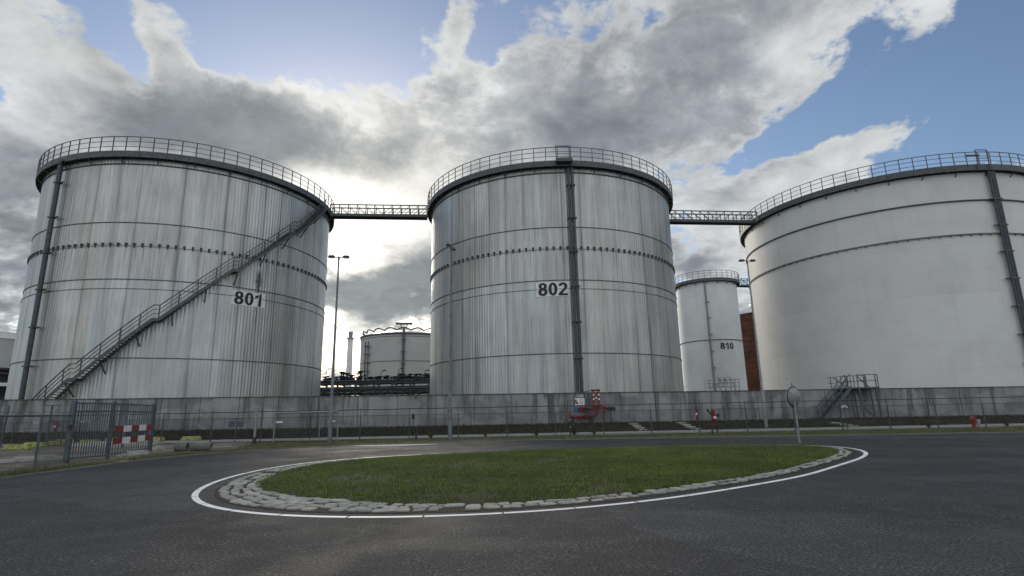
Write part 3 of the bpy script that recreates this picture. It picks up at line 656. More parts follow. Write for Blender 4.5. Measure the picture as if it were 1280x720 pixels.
for k in range(9):
    b = MB(); x = -7+k*2.0+random.uniform(-.4, .4); h = random.uniform(.6, 1.05)
    pts = [(0, 0, 0), (0, 0, h-.3)]+[(.18-.18*math.cos(a), 0, h-.3+.2*math.sin(a)) for a in np.linspace(.3, PI, 6)]+[(.36, 0, 0)]
    b.tube(pts, .09, 7); o = b.build('pipe_loop', M['dark'], pk); o.location = (x, random.uniform(-1.4, 1.0), 6.3)
for x, h in ((-6.9, 1.9), (3.5, 1.75), (1.0, 1.5), (7.2, 1.4)):
    b = MB(); b.bar((0, 0, 0), (0, 0, h), .06); b.bar((0, 0, h), (.5, 0, h+.12), .05); b.box((.45, 0, h+.14), (.5, .2, .14)); o = b.build('flood_light', M['dark'], pk); o.location = (x, -1.6, 6.1)
# brown tank at right
bt = thing('silo', (58.2, 128, 0), 'rust brown cylindrical silo glimpsed between two white tanks', 'silo')
bm_ = MB(); bm_.lathe([(6.2, 0), (6.2, 22.6)], 72)
for k in range(18): bm_.ring(6.18, 6.27, 1.2*k+.5, 1.2*k+.58, 72)
bm_.build('shell', M['brown'], bt)
bm_ = MB(); bm_.lathe([(6.4, 22.4), (6.4, 22.9), (4.5, 23.9), (.01, 24.6)], 72); bm_.box((-3.2, -3, 24.3), (1.5, 1.2, .5)); bm_.build('roof', M['roofwhite'], bt)
# left edge tank and process structure
lt = thing('storage_tank', (-103, 106, 0), 'grey tank with pale roof rim cut off by the left edge', 'storage tank')
shell('shell', lt, 11.3, 11.2, 16.6, M['grey'], 96)
b = MB(); b.ring(10.9, 11.45, 16.5, 17.7, 96); b.build('rim_band', M['roofwhite'], lt)
b = MB(); b.ring(10.5, 11.8, 10.8, 11.2, 96); b.ring(11.7, 11.8, 10.0, 10.4, 96)
for k in range(24): a = 2*PI*k/24; b.bar(pol(11.2, a, 0), pol(11.2, a, 11), .35)
for k in range(24): a = 2*PI*k/24; b.bar(pol(11.2, a, 3.5), pol(11.2, a+2*PI/24, 7.5), .22)
b.build('support_frame', M['dark'], lt)
b = MB(); b.lathe([(10.2, 0), (10.2, 10.9)], 64); b.build('inner_drum', M['dark'], lt)
b = MB(); b.ring(11.3, 12.0, 7.9, 8.5, 96); b.build('pipe_ring', M['white'], lt)

# access platform with hoops behind the wall
ap = thing('access_platform', (19.6, 53.2, 0), 'small railed steel platform peeping over the wall near tank 810', 'platform')
b = MB(); b.box((0, 0, 3.0), (2.9, 1.2, .1))
for x in (-1.35, 1.35):
    for y in (-.5, .5): b.bar((x, y, 0), (x, y, 3.0), .1)
b.build('deck', M['steel'], ap); b = MB()
for x in (-1.4, -.9, -.4, .1, .6, 1.05, 1.4):
    b.bar((x, -.55, 3), (x*1.02, -.55, 4.15+.25*math.sin(x+1.5)), .045); b.bar((x, .55, 3), (x*1.02, .55, 4.15), .04)
for z in (3.5, 3.85, 4.15): b.bar((-1.4, -.55, z), (1.4, -.55, z), .04); b.bar((-1.4, .55, z), (1.4, .55, z), .035)
for x in (-.6, -.1, .4): b.tube([(x+.45*math.cos(k*PI/8), -.6, 3.5+.9*math.sin(k*PI/8)) for k in range(9)], .03, 5)
b.build('railing', M['galv'], ap)

# ---------------------------------------------------------------- crossover stair over the wall (right)
cs = thing('crossover_stair', (27.4, 0, 0), 'blue grey steel stair and platform climbing over the concrete wall', 'staircase'); YW = wy(27.4); YW = wy(29.3); cs.location = (29.3, YW-.75, 0)
gz = bankz(29.3, YW-.75); zt = 3.1
b = MB(); b.box((.55, .4, zt-.06), (3.2, 1.7, .12)); b.build('platform', M['stairpaint'], cs)
b = MB()
for x in (.55, 2.0):
    b.bar((x, -.35, gz-.1), (x-.12, -.35, zt), .11); b.bar((x, .5, gz-.1), (x-.1, .5, zt), .1)
b.bar((.55, -.35, 1.55), (1.95, -.35, 1.55), .07); b.bar((.5, -.35, 1.5), (1.5, -.35, gz), .09); b.bar((.6, -.35, 1.75), (1.8, -.35, zt-.1), .05); b.build('support_leg', M['stairpaint'], cs)
x0, z0, x1, z1 = -3.0, gz-.1, -.25, zt
b = MB()
for y in (-.4, .35): b.bar((x0, y, z0), (x1, y, z1), .06, .26)
b.build('stringer', M['stairpaint'], cs); b = MB()
for k in range(13): f = (k+.5)/13; b.box((x0+(x1-x0)*f, -.02, z0+(z1-z0)*f), (.26, .7, .04))
b.build('tread', M['stairpaint'], cs); b = MB()
for y in (-.42, .37):
    for h in (1.1, .6): b.bar((x0-.1, y, z0+h), (x1, y, z1+h), .05)
    for f in (0, .33, .66, 1): b.bar((x0+(x1-x0)*f, y, z0+(z1-z0)*f), (x0+(x1-x0)*f, y, z0+(z1-z0)*f+1.1), .05)
for y in (-.42, 1.2):
    xa, xb = (-1.0, 2.1)
    for h in (1.05, .55):
        b.bar((.35, y, zt+h), (xb, y, zt+h), .055)
        b.bar((xa-.2, y+.2, zt+h-.12), (-.35, y+.2, zt+h-.08), .055)
    for x in (.35, 1.0, 1.9, 2.1): b.bar((x, y, zt), (x, y, zt+1.05), .06)
    for x in (-.95, -.4): b.bar((x, y+.2, zt), (x, y+.2, zt+.98), .06)
b.bar((-.9, 1.0, zt-.9), (.35, 1.0, zt+1.0), .06); b.bar((-.9, 1.0, zt+.9), (.5, 1.0, zt-.3), .06); b.bar((.3, -.42, zt+1.0), (1.4, -.2, zt), .06); b.build('railing', M['stairpaint'], cs)

# ---------------------------------------------------------------- street lamps
def lamp(x, y, z, h, rz, label, name='street_lamp'):
    t = thing(name, (x, y, z), label, 'street lamp', 'street lamps along the fence', rz)
    b = MB(); b.tube([(0, 0, 0), (0, 0, 1.9), (0, 0, 2.0), (0, 0, h)], [.13, .125, .10, .05], 14); b.build('pole', M['lamp'], t)
    b = MB(); b.tube([(-.42, 0, h+.02), (.42, 0, h+.02)], .03, 8); b.tube([(0, 0, h-.15), (0, 0, h+.06)], .065, 10); b.build('crossarm', M['lamp'], t)
    for s_ in (-1, 1):
        b = MB(); b.box((s_*.46, 0, h+.04), (.42, .26, .09)); b.box((s_*.46, 0, h+.11), (.34, .2, .06)); b.build('lamp_head', M['dark'], t, .02)
        b = MB(); b.box((s_*.46, 0, h-.02), (.3, .19, .03)); b.build('lens', M['pale'], t)
    b = MB(); b.box((0, -.13, 1.0), (.1, .03, .45)); b.build('service_hatch', M['lamp'], t)
    return t
lamp(-11.27, 34.93, 0, 11.65, .15, 'double-headed lamp post standing by the left framed mesh panel')
lamp(-3.95, 34.95, 0, 12.15, 1.35, 'lamp post standing in front of tank 802, its heads end-on')
_l = M['lamp']; M['lamp'] = M['galv']
lamp(18.95, 43.2, .05, 13.0, .1, 'double-headed lamp post before the white tanks at right')

# ---------------------------------------------------------------- fences
def mesh_wires(b, a, c, z0, z1, step=.075, r=.0022):
    a = Vector(a); c = Vector(c); d = c-a; L = d.length; u = d/L; H = z1-z0; n = Vector((-u.y, u.x, 0))*r*1.2
    k = -H
    while k < L:
        for sg in (1, -1):
            s0, s1 = k, k+H; za, zb = (z0, z1) if sg > 0 else (z1, z0)
            t0, t1 = max(0, -s0/H), min(1, (L-s0)/H)
            if t1 > t0:
                p = a+u*(s0+H*t0)+Vector((0, 0, za+(zb-za)*t0)); q = a+u*(s0+H*t1)+Vector((0, 0, za+(zb-za)*t1)); w = Vector((0, 0, r*1.4))
                b.add([p-w, p+w+n, p+w-n, q-w, q+w+n, q+w-n], [(0, 1, 4, 3), (1, 2, 5, 4), (2, 0, 3, 5)])
        k += step
FL = [(-46, 36.6), (-17, 36.9), (-9, 37.0), (-2, 37.3), (3.5, 37.9), (20, 38.1), (62, 38.3)]
def fy(x): return float(np.interp(x, [f[0] for f in FL], [f[1] for f in FL]))
fn = thing('chain_link_fence', (0, 38, 0), 'long chain-link fence with two strand wires between road and wall', 'fence'); O = (0, 38, 0)
px_ = list(np.arange(-45, 62, 3.18))
post = None
for x in px_:
    if post is None:
        b = MB(); b.bar((0, 0, 0), (0, 0, 1.55), .055); b.bar((0, 0, 1.55), (-.03, .02, 2.0), .035); post = b.build('post', M['steel'], fn); o = post
    else: o = post.copy(); COL.objects.link(o); o.parent = fn
    o.location = (x, fy(x)-38, 0); o.rotation_euler = (random.uniform(-.02, .02), random.uniform(-.02, .02), 0)
b = MB(); tw = MB()
for x0_, x1_ in zip(px_[:-1], px_[1:]):
    if x1_ < -46 or x0_ > 60: continue
    p0 = (x0_, fy(x0_)-38-.04, 0); p1 = (x1_, fy(x1_)-38-.04, 0); mesh_wires(b, p0, p1, .05, 1.5, .085, .0024)
    for z, r_ in ((1.53, .014), (.06, .008)): tw.tube([(p0[0], p0[1], z), (p1[0], p1[1], z)], r_, 4)
    zs = random.uniform(-.015, .015); tw.tube([(p0[0], p0[1], 1.93), ((p0[0]+p1[0])/2, p0[1], 1.905+zs), (p1[0], p1[1], 1.93)], .026, 5)
b.build('wire_mesh', M['steel'], fn); tw.build('strand_wire', M['dark'], fn)

# left fence near the camera
lf = thing('mesh_fence', (-16.5, 18, 0), 'near mesh fence with leaning post at the left edge', 'fence'); O = (-16.5, 18, 0)
pts = [(-17.35, 22.25), (-16.05, 19.31), (-16.4, 18.2), (-16.6, 15.2), (-16.6, 12.2), (-16.6, 9.2)]
for i, (x, y) in enumerate(pts[1:]):
    b = MB(); b.tube([(0, 0, 0), (0, 0, 1.82)], .04, 8); o = b.build('post', M['gate'], lf); o.location = loc((x, y, 0), O)
    if i == 1: o.rotation_euler = (0.0, -.02, 0)
b = MB(); b.tube([loc((-16.5, 18.4, .8), O), loc((-16.43, 18.4, 2.12), O)], .03, 8); b.build('diagonal_brace', M['gate'], lf)
b = MB(); tw = MB()
for p0, p1 in zip(pts[:-1], pts[1:]):
    a = loc((*p0, 0), O); c = loc((*p1, 0), O); L = math.dist(p0, p1); k = int(L/.06)
    for j in range(k+1):
        q = [a[t_]+(c[t_]-a[t_])*j/k for t_ in range(3)]; b.bar((q[0], q[1], .08), (q[0], q[1], 1.78), .005)
    for z in np.arange(.1, 1.79, .21): b.bar((a[0], a[1], z), (c[0], c[1], z), .006)
    tw.tube([(a[0], a[1], 1.79), (c[0], c[1], 1.79)], .028, 6); tw.tube([(a[0], a[1], 1.90), (c[0], c[1], 1.90)], .008, 5); tw.tube([(a[0], a[1], .06), (c[0], c[1], .06)], .012, 5)
b.build('wire_mesh', M['steel'], lf); tw.build('top_rail', M['gate'], lf)

# bar gate with red and white board
gt = thing('bar_gate', (-17.5, 25, 0), 'blue grey vertical-bar gate carrying a red and white warning board', 'gate'); O = (-17.5, 25, 0)
gp = [(-17.33, 22.28), (-17.0, 24.04), (-18.62, 29.32)]
for i, (x, y) in enumerate(gp):
    b = MB(); s_ = .16 if i != 1 else .12; b.box((0, 0, 1.18), (s_, s_, 2.36)); o = b.build('gate_post', M['gate'], gt, .01); o.location = loc((x, y, 0), O)
for i, (p0, p1) in enumerate(zip(gp[:-1], gp[1:])):
    a = Vector(loc((*p0, 0), O)); c = Vector(loc((*p1, 0), O)); d = (c-a).normalized(); a = a+d*.12; c = c-d*.12; L = (c-a).length; n = int(L/.105) if i == 0 else int(L/.32); b = MB(); Z = Vector((0, 0, 1))
    for z in (.16, 1.95, 2.27): b.bar(a+Z*z, c+Z*z, .05, .06)
    for k in range(n+1): q = a+(c-a)*k/n; b.bar(q+Z*.12, q+Z*2.3, .03)
    b.build('gate_leaf', M['gate'], gt)
a = Vector(loc((*gp[1], 0), O)); c = Vector(loc((*gp[2], 0), O)); d = (c-a).normalized(); nrm = Vector((-d.y, d.x, 0)); nrm = nrm if nrm.dot(Vector((1, -1, 0))) > 0 else -nrm
for zc in (1.20, .70):
    bd = None
    for k in range(5):
        f0, f1 = .04+k*.185, .04+(k+1)*.185; b = MB(); b.bar(a+(c-a)*f0+nrm*.06+Vector((0, 0, zc)), a+(c-a)*f1+nrm*.06+Vector((0, 0, zc)), .03, .27)
        o = b.build('warning_board', M['red'] if k % 2 == 0 else M['white'], gt); o['label'] = ('red' if k % 2 == 0 else 'white')+' block of the warning board'
for x, z in ((.0, 1.35),):
    b = MB(); b.box(loc((-17.3, 22.15, z), O), (.14, .08, .18)); b.build('lock_case', M['dark'], gt)

# framed mesh panel in the fence
fg = thing('framed_mesh_gate', (-13.1, 35.7, 0), 'pale framed wire mesh gate leaf beside the left lamp post', 'gate')
b = MB(); A = (-2.05, .3); B = (2.15, -.35)
b.tube([(A[0], A[1], 0), (A[0], A[1], 1.82)], .045, 8); b.tube([(B[0], B[1], 0), (B[0], B[1], 1.82)], .045, 8); b.tube([(A[0], A[1], 1.82), (B[0], B[1], 1.82)], .05, 8); b.tube([(A[0], A[1], .12), (B[0], B[1], .12)], .03, 8)
b.tube([(.95, -.15, .1), (.95, -.15, 1.8)], .03, 8); b.build('frame', M['galv'], fg)
b = MB()
for k in range(60): f = k/59; b.bar((A[0]+(B[0]-A[0])*f, A[1]+(B[1]-A[1])*f, .12), (A[0]+(B[0]-A[0])*f, A[1]+(B[1]-A[1])*f, 1.8), .007)
for k in range(9): z = .15+k*.2; b.bar((A[0], A[1], z), (B[0], B[1], z), .007)
b.build('wire_mesh', M['steel'], fg)
for x in (-1.7, 1.75): b = MB(); b.box((x, -.3*x/2-.07, 1.25), (.42, .02, .1)); b.build('plate', M['white'], fg)

def post_thing(x, y, z, h, w, m, label, cat='post', name='marker_post'):
    t = thing(name, (x, y, z), label, cat); b = MB(); b.tube([(0, 0, 0), (0, 0, h)], w, 10); b.build('post', m, t); return t
t = post_thing(-15.8, 34.8, 0, 2.15, .075, M['galv'], 'thick pale upright post left of the framed mesh gate'); b = MB(); b.box((0, 0, .2), (.17, .17, .42)); b.build('base_sleeve', M['dark'], t)
for x, y, h, lb in ((-30.3, 37.1, 2.6, 'grey T-topped pole behind the near left fence'), (-22.6, 33.1, 2.42, 'grey T-topped pole seen through the barred gate'), (-18.2, 37.3, 1.5, 'short T-topped post right of the barred gate')):
    t = post_thing(x, y, 0, h, .07 if h > 2 else .035, M['gate'], lb, 'pole', 'cable_pole'); b = MB(); b.box((0, 0, h), (1.2 if h > 2 else .9, .08, .07)); b.build('crossbar', M['gate'], t)
    if h < 2:
        for s_ in (-.28, .28): b = MB(); b.box((s_, -.02, h-.33), (.4, .03, .4)); b.build('plate', M['blue_dim'] if 'blue_dim' in M else M['gate'], t)
# post with black box
t = post_thing(-6.38, 35.9, 0, 1.5, .02, M['dark'], 'thin dark post with a small black box on top', 'post'); b = MB(); b.box((0, -.02, 1.42), (.16, .14, .32)); b.build('box', M['black'], t); b = MB(); b.box((.2, 0, .22), (.12, .12, .45)); b.build('stub', M['dark'], t)
# red and yellow post
t = thing('hydrant_post', (3.6, 37.2, 0), 'dark post with red and yellow bands by the fence below tank 802', 'post'); b = MB(); b.tube([(0, 0, 0), (0, 0, 1.0)], .045, 8); b.build('post', M['dark'], t); b = MB(); b.tube([(0, 0, 1.0), (0, 0, 1.5)], .055, 8); b.build('red_top', M['red'], t)
for z in (.5, .95): b = MB(); b.tube([(0, 0, z), (0, 0, z+.1)], .06, 8); b.build('band', M['yellow'], t)
b = MB(); b.box((.16, 0, .85), (.14, .1, .3)); b.build('branch', M['dark'], t)
# red marker post on the bank
t = post_thing(15.2, 47.6, bankz(15.2, 47.6)-.02, 1.25, .075, M['red'], 'slim red post with white band on the bank beside the wall'); b = MB(); b.tube([(0, 0, .62), (0, 0, .8)], .08, 10); b.build('band', M['white'], t); b = MB(); b.tube([(0, 0, 1.2), (0, 0, 1.33)], .1, 10); b.build('cap', M['red'], t)
def monitor(x, y, z, s_, label):
    t = thing('fire_hydrant', (x, y, z), label, 'fire hydrant'); t.scale = (s_,)*3
    b = MB(); b.tube([(-.16, 0, 0), (-.14, 0, .45), (-.06, 0, .62)], .05, 8); b.tube([(.17, 0, 0), (.15, 0, .4), (.05, 0, .62)], .05, 8); b.build('leg', M['dark'], t)
    b = MB(); b.tube([(0, 0, .5), (.02, 0, .85), (.02, 0, .9), (0, 0, 1.3), (0, 0, 1.45)], [.10, .11, .15, .12, .13], 12); b.build('body', M['red'], t)
    b = MB(); b.tube([(-.1, 0, 1.15), (-.24, 0, 1.3), (-.36, 0, 1.5)], .06, 8); b.tube([(.1, 0, 1.1), (.3, 0, 1.1)], .05, 8); b.tube([(.3, -.05, 1.0), (.3, -.05, 1.22)], .07, 8); b.build('outlet', M['dark'], t)
    b = MB(); b.box((.03, -.13, .98), (.17, .03, .14)); b.build('plate', M['white'], t); return t
monitor(12.75, 36.6, 0, 1.02, 'red hydrant on dark legs between fence and road, below tank 810')
monitor(-34.6, 43.0, bankz(-34.6, 43.0)-.02, .95, 'red hydrant by the wall seen through the barred gate')
t = thing('fire_hydrant', (29.6, 37.0, 0), 'small red hydrant low in the grass at far right', 'fire hydrant'); b = MB(); b.tube([(0, 0, 0), (0, 0, .5), (0, 0, .62), (0, 0, .74)], [.10, .10, .14, .06], 12); b.build('body', M['red'], t); b = MB(); b.tube([(-.2, 0, .45), (.2, 0, .45)], .05, 8); b.build('outlet', M['red'], t); b = MB(); b.box((.32, 0, .3), (.2, .12, .5)); b.build('plate', M['galv'], t)
# little round-headed white marker near the crossover stair
t = post_thing(22.3, 38.5, 0, 1.42, .03, M['steel'], 'thin post with small white rounded cap before the crossover stair'); b = MB(); b.tube([(-.17, 0, 1.43), (-.1, 0, 1.52), (.1, 0, 1.52), (.17, 0, 1.43)], .065, 8); b.build('cap', M['white'], t)

# red fire main on the wall, with valves
X = 6.9; Yw = wy(X)-.28
fm = thing('fire_water_manifold', (X, Yw, 0), 'red fire water pipes and valves fixed to the concrete wall', 'pipework')
b = MB(); b.tube([(-.28, 0, 1.85), (-.28, 0, 3.25)], .075, 10); b.tube([(.16, 0, 1.85), (.16, 0, 3.2)], .075, 10); b.tube([(-.45, 0, 3.22), (.3, 0, 3.22)], .085, 10); b.tube([(-.4, 0, 1.95), (.4, 0, 1.95)], .10, 10); b.tube([(-.28, 0, 2.75), (.16, 0, 2.75)], .05, 8); b.tube([(-1.6, 0, 1.75), (1.3, 0, 1.75)], .045, 8); b.tube([(.5, 0, 1.75), (.5, 0, .5)], .04, 8)
b.tube([(-.05, 0, 1.9), (-.05, 0, 1.35), (-.3, 0, 1.15), (-2.1, 0, 1.05)], .10, 10); b.tube([(-2.05, 0, 1.1), (-2.35, 0, .8)], .09, 8); b.build('pipe', M['red'], fm)
for x, z in ((-.28, 2.5), (-.28, 2.85), (.16, 2.5), (.16, 2.85), (-.06, 2.6)): b = MB(); b.box((x, -.085, z), (.11, .04, .15)); b.build('collar', M['white'], fm)
for x, z, mm in ((-1.35, 1.72, 'red'), (-1.0, 1.7, 'dark'), (.95, 1.7, 'dark'), (1.25, 1.68, 'dark'), (-1.5, 1.0, 'red'), (-2.15, 1.0, 'dark'), (-.95, 1.1, 'red'), (-2.2, .75, 'dark'), (.55, 1.75, 'red')):
    b = MB(); b.tube([(x, -.25, z), (x, .05, z)], .07, 8); b.tube([(x+.17*math.cos(k*PI/5), -.25, z+.17*math.sin(k*PI/5)) for k in range(10)], .04, 6, closed=True); b.box((x, -.08, z), (.26, .14, .2)); b.build('valve', M[mm], fm)
b = MB(); b.bar((-.5, 0, .5), (-.5, 0, 1.1), .1); b.bar((1.1, .05, .45), (1.1, .05, 1.6), .06); b.build('bracket', M['dark'], fm)
b = MB(); b.tube([(-.4, .05, 3.2), (-1.3, .15, 3.08), (-1.9, .2, 3.07)], .03, 6); b.build('hose_line', M['black'], fm)
# signs on the wall
x = 5.35; yw = wy(x)-.03
sg = thing('warning_sign', (x, yw, 2.32), 'white warning board with dark and orange emblem on the wall below tank 802', 'sign')
b = MB(); b.box((0, 0, 0), (1.0, .03, .56)); b.build('board', M['white'], sg)
b = MB(); b.add([(-.46, -.02, -.2), (.02, -.02, -.2), (-.22, -.02, .22)], [(0, 1, 2)]); b.add([(-.44, -.021, -.13), (-.30, -.021, -.13), (-.37, -.021, .02)], [(0, 1, 2)]); b.build('black_emblem', M['black'], sg)
b = MB(); b.add([(-.30, -.0225, -.17), (-.14, -.0225, -.17), (-.16, -.0225, .0), (-.24, -.0225, .08)], [(0, 1, 2, 3)]); b.build('orange_emblem', M['orange'], sg)
b = MB()
for k in range(4):
    for c in (0, 1): b.box((.15+.18*c, -.018, .15-.11*k), (.12, .006, .05))
b.build('text_block', M['pipe'], sg)
b = MB(); b.box((.18, 0, .46), (.55, .03, .14)); b.build('top_plate', M['pale'], sg)
b = MB(); b.box((0, 0, 0), (.72, .03, .3)); o = b.build('blue_sign', M['blue'], None); x = 5.25; o.location = (x, wy(x)-.03, 1.68); tag(o, 'small blue sign plate on the wall beneath the white warning board', 'sign')
for x, lb in ((-37.2, 'tiny white plate on the wall nearest the left edge'), (-33.6, 'tiny white plate on the wall just left of the barred gate')):
    b = MB(); b.box((0, 0, 0), (.45, .02, .1)); b.box((.5, 0, .01), (.35, .02, .08)); o = b.build('wall_plate', M['white'], None); o.location = (x, wy(x)-.03, 1.5); tag(o, lb, 'sign')

# traffic mirror seen from behind
mr = thing('traffic_mirror', (12.62, 25.6, 0), 'round grey traffic mirror on a pole, seen from behind', 'traffic mirror')
b = MB(); b.tube([(0, 0, 0), (0, 0, 1.2), (-.02, 0, 2.62)], [.05, .045, .035], 10); b.build('pole', M['galv'], mr)
dr = Vector((.42, -.9, -.1)).normalized(); ax = dr; up = Vector((0, 0, 1)); rx = ax.cross(up).normalized(); uy = rx.cross(ax)
c0 = Vector((.06, .1, 2.02)); b = MB(); vs = []; n = 28
for rr_, dd in ((.02, .14), (.22, .12), (.36, .06), (.42, .0), (.42, -.05)):
    for k in range(n): a = 2*PI*k/n; vs.append(c0+rx*(rr_*.92*math.cos(a))+uy*(rr_*1.05*math.sin(a))+ax*dd)
b.add(vs, [(i*n+k, i*n+(k+1) % n, (i+1)*n+(k+1) % n, (i+1)*n+k) for i in range(4) for k in range(n)]+[tuple(range(n))[::-1]], True); b.build('mirror_shell', M['mirrorback'], mr)
b = MB(); b.tube([c0+rx*(.43*.92*math.cos(2*PI*k/28))+uy*(.44*1.05*math.sin(2*PI*k/28))-ax*.03 for k in range(28)], .022, 6, closed=True); b.build('rim', M['dark'], mr)
b = MB(); b.add([c0+rx*(.42*.92*math.cos(2*PI*k/28))+uy*(.42*1.05*math.sin(2*PI*k/28))-ax*.055 for k in range(28)], [tuple(range(28))]); b.build('mirror_glass', mat('mirror_glass', (.8, .82, .84), .05, 1, .02, 1), mr)

# ---------------------------------------------------------------- yellow barrier blocks, pipes, kerbstones in the yard
YB = [(-30.6, 36.6, 'yellow block furthest left behind the near fence, back one'), (-28.9, 33.4, 'yellow block furthest left behind the near fence, front one'), (-31.6, 40.2, 'yellow block right of the near fence post, upper one'), (-30.0, 37.6, 'yellow block right of the near fence post, lower one'), (-28.6, 38.6, 'big yellow block seen through the left gate leaf'), (-29.0, 41.6, 'yellow block behind the first one in the left gate leaf'), (-28.2, 42.0, 'yellow block seen just above the red and white board'), (-26.4, 42.0, 'yellow block just right of the gate'), (-23.6, 41.8, 'rightmost yellow block, behind the lying concrete pipe')]
y0b = None
for i, (x, y, lb) in enumerate(YB):
    if y0b is None:
        y0b = thing('barrier_block', (x, y, 0), lb, 'barrier block', 'yellow barrier blocks in the yard'); b = MB()
        b.add([(-.75, -.24, 0), (.75, -.24, 0), (.75, .24, 0), (-.75, .24, 0), (-.66, -.13, .3), (.66, -.13, .3), (.66, .13, .3), (-.66, .13, .3)], [(0,3,2,1),(4,5,6,7),(0,1,5,4),(1,2,6,5),(2,3,7,6),(3,0,4,7)])
        b.build('body', M['yellow'], y0b, .06); b = MB(); b.box((0, 0, .31), (.5, .06, .05)); b.build('lifting_eye', M['dark'], y0b); o = y0b
    else: o = copy_tree(y0b); o['label'] = lb
    zz = max(0.02, bankz(x, y)) if y > 42.1 else .004 if y < 37.6 else .02
    o.location = (x, y, zz); o.rotation_euler.z = random.uniform(-.15, .15)
t = thing('concrete_pipe', (-15.75, 28.4, 0), 'broken grey concrete pipe lying in the weeds by the road', 'pipe', None, .15); t.location = (-15.9, 28.6, 0)
def hpipe(x0_, x1_, r0, r1, name, mm):
    b = MB(); n = 20; vs = []
    for x, r_ in ((x0_, r1), (x1_, r1), (x1_, r0), (x0_, r0)):
        for k in range(n): a = 2*PI*k/n; vs.append((x, r_*math.cos(a), r0+r_*math.sin(a)))
    b.add(vs, [(i*n+k, ((i+1) % 4)*n+k, ((i+1) % 4)*n+(k+1) % n, i*n+(k+1) % n) for i in range(4) for k in range(n)], True); return b.build(name, mm, t)
hpipe(-.2, .75, .2, .16, 'barrel', M['kerb']); hpipe(-.9, -.35, .22, .17, 'socket_ring', M['kerb'])
for i, (x, y, rz, L, lb) in enumerate(((-18.6, 29.9, .3, .8, 'pale kerbstone lying beside the right gate post'), (-17.2, 26.0, 1.2, 1.3, 'pale kerbstone at the foot of the striped gate leaf'), (-18.3, 33.2, .1, 1.1, 'pale rubble slab behind the lying concrete pipe'), (-19.6, 23.4, .8, 2.6, 'long pale kerbstone lying inside the left gate leaf'))):
    b = MB(); b.box((0, 0, .07), (L, .28, .14)); b.box((.1, .05, .17), (L*.5, .2, .08)); o = b.build('kerbstone', M['step'], None, .02); o.location = (x, y, .005); o.rotation_euler.z = rz; tag(o, lb, 'kerbstone')
# concrete slabs along the path behind the gate
b = MB(); b.box((0, 0, .09), (5.4, .9, .18)); b.box((.3, .1, .22), (4.2, .6, .08)); o = b.build('concrete_slab', M['step'], None, .02); o.location = (-25.3, 36.4, 0); tag(o, 'long pale concrete slabs lying behind the barred gate', 'slab')
for i, (x, lb) in enumerate(((9.3, 'pale concrete steps up the bank right of the red pipework'), (13.3, 'pale concrete steps up the bank behind the red hydrant'), (25.2, 'pale concrete steps at the foot of the crossover stair'))):
    b = MB(); y0 = 43.0; y1 = min(wy(x)-.9, 46.3) if x > 20 else wy(x)-.9; prof = [(0, -.03)]
    for k in range(4):
        y = (y1-y0)*k/4; z = bankz(x, y0+(y1-y0)*(k+.6)/4)+.06; prof += [(y, z), (y+(y1-y0)/4, z)]
    prof.append((y1-y0, -.03)); n = len(prof)
    b.add([(-.5+sx_, y, z) for sx_ in (.1, .75) for y, z in prof], [tuple(range(n)), tuple(range(2*n-1, n-1, -1))]+[(k, n+k, n+(k+1) % n, (k+1) % n) for k in range(n)])
    o = b.build('concrete_steps', M['step'], None, .01); o.location = (x+.4, y0, 0); tag(o, lb, 'steps')
# weeds at the fence
wd = None
for i, (x, s_, lb) in enumerate(((-5.4, .5, 'dry weed beside the thin black-box post'), (-1.9, .35, 'dry weed at the fence behind the middle lamp post'), (1.4, .55, 'wispy dry weed at the fence left of the banded post'), (3.9, .7, 'bushy dry weed at the foot of the banded post'), (5.2, .45, 'wispy dry weed just right of the banded post'), (27.3, .5, 'dry weed by the fence right of the crossover stair'), (32.5, .45, 'dry weed by the fence at the far right'))):
    b = MB()
    for k in range(46):
        a = random.uniform(0, 2*PI); h = random.uniform(.3, 1.0); l = random.uniform(.1, .7); p0 = (0, 0, 0); p1 = (math.cos(a)*l*.5, math.sin(a)*l*.5, h*.7); p2 = (math.cos(a)*l, math.sin(a)*l, h)
        b.bar(p0, p1, .018); b.bar(p1, p2, .014)
        for _ in range(3): q = Vector(p1).lerp(Vector(p2), random.random()); b.add([q, q+Vector((random.uniform(-.12, .12), random.uniform(-.08, .08), random.uniform(0, .12))), q+Vector((random.uniform(-.1, .1), 0, random.uniform(.0, .14)))], [(0, 1, 2)])
    o = b.build('weed', M['weed'], None); o.location = (x, fy(x)-.25, 0); o.scale = (s_,)*3; tag(o, lb, 'weed', 'dry weeds along the fence')
# pale irregular patch laid over the asphalt on the far side of the road
b = MB(); vs = []
for k in range(24): a = 2*PI*k/24; vs.append((-6.4+2.2*math.cos(a)*(1+.15*math.sin(3*a)), 30.4+.55*math.sin(a)*(1+.2*math.cos(2*a)), .004))
b.add(vs, [tuple(range(24))]); tag(b.build('pale_patch', mat('pale_patch_surface', (.5, .5, .47), .8, 0, .3, 3, .2)), kind='structure')

# ---------------------------------------------------------------- light and sky
SUN_AZ, SUN_EL = R_(-17.0), R_(17.0)
sd = Vector((math.sin(SUN_AZ)*math.cos(SUN_EL), math.cos(SUN_AZ)*math.cos(SUN_EL), math.sin(SUN_EL)))
sun = bpy.data.objects.new('sun', bpy.data.lights.new('sun', 'SUN')); COL.objects.link(sun)
sun.data.energy = 1.0; sun.data.angle = R_(11); sun.data.color = (1, .90, .76)
sun.rotation_euler = sd.to_track_quat('Z', 'Y').to_euler()

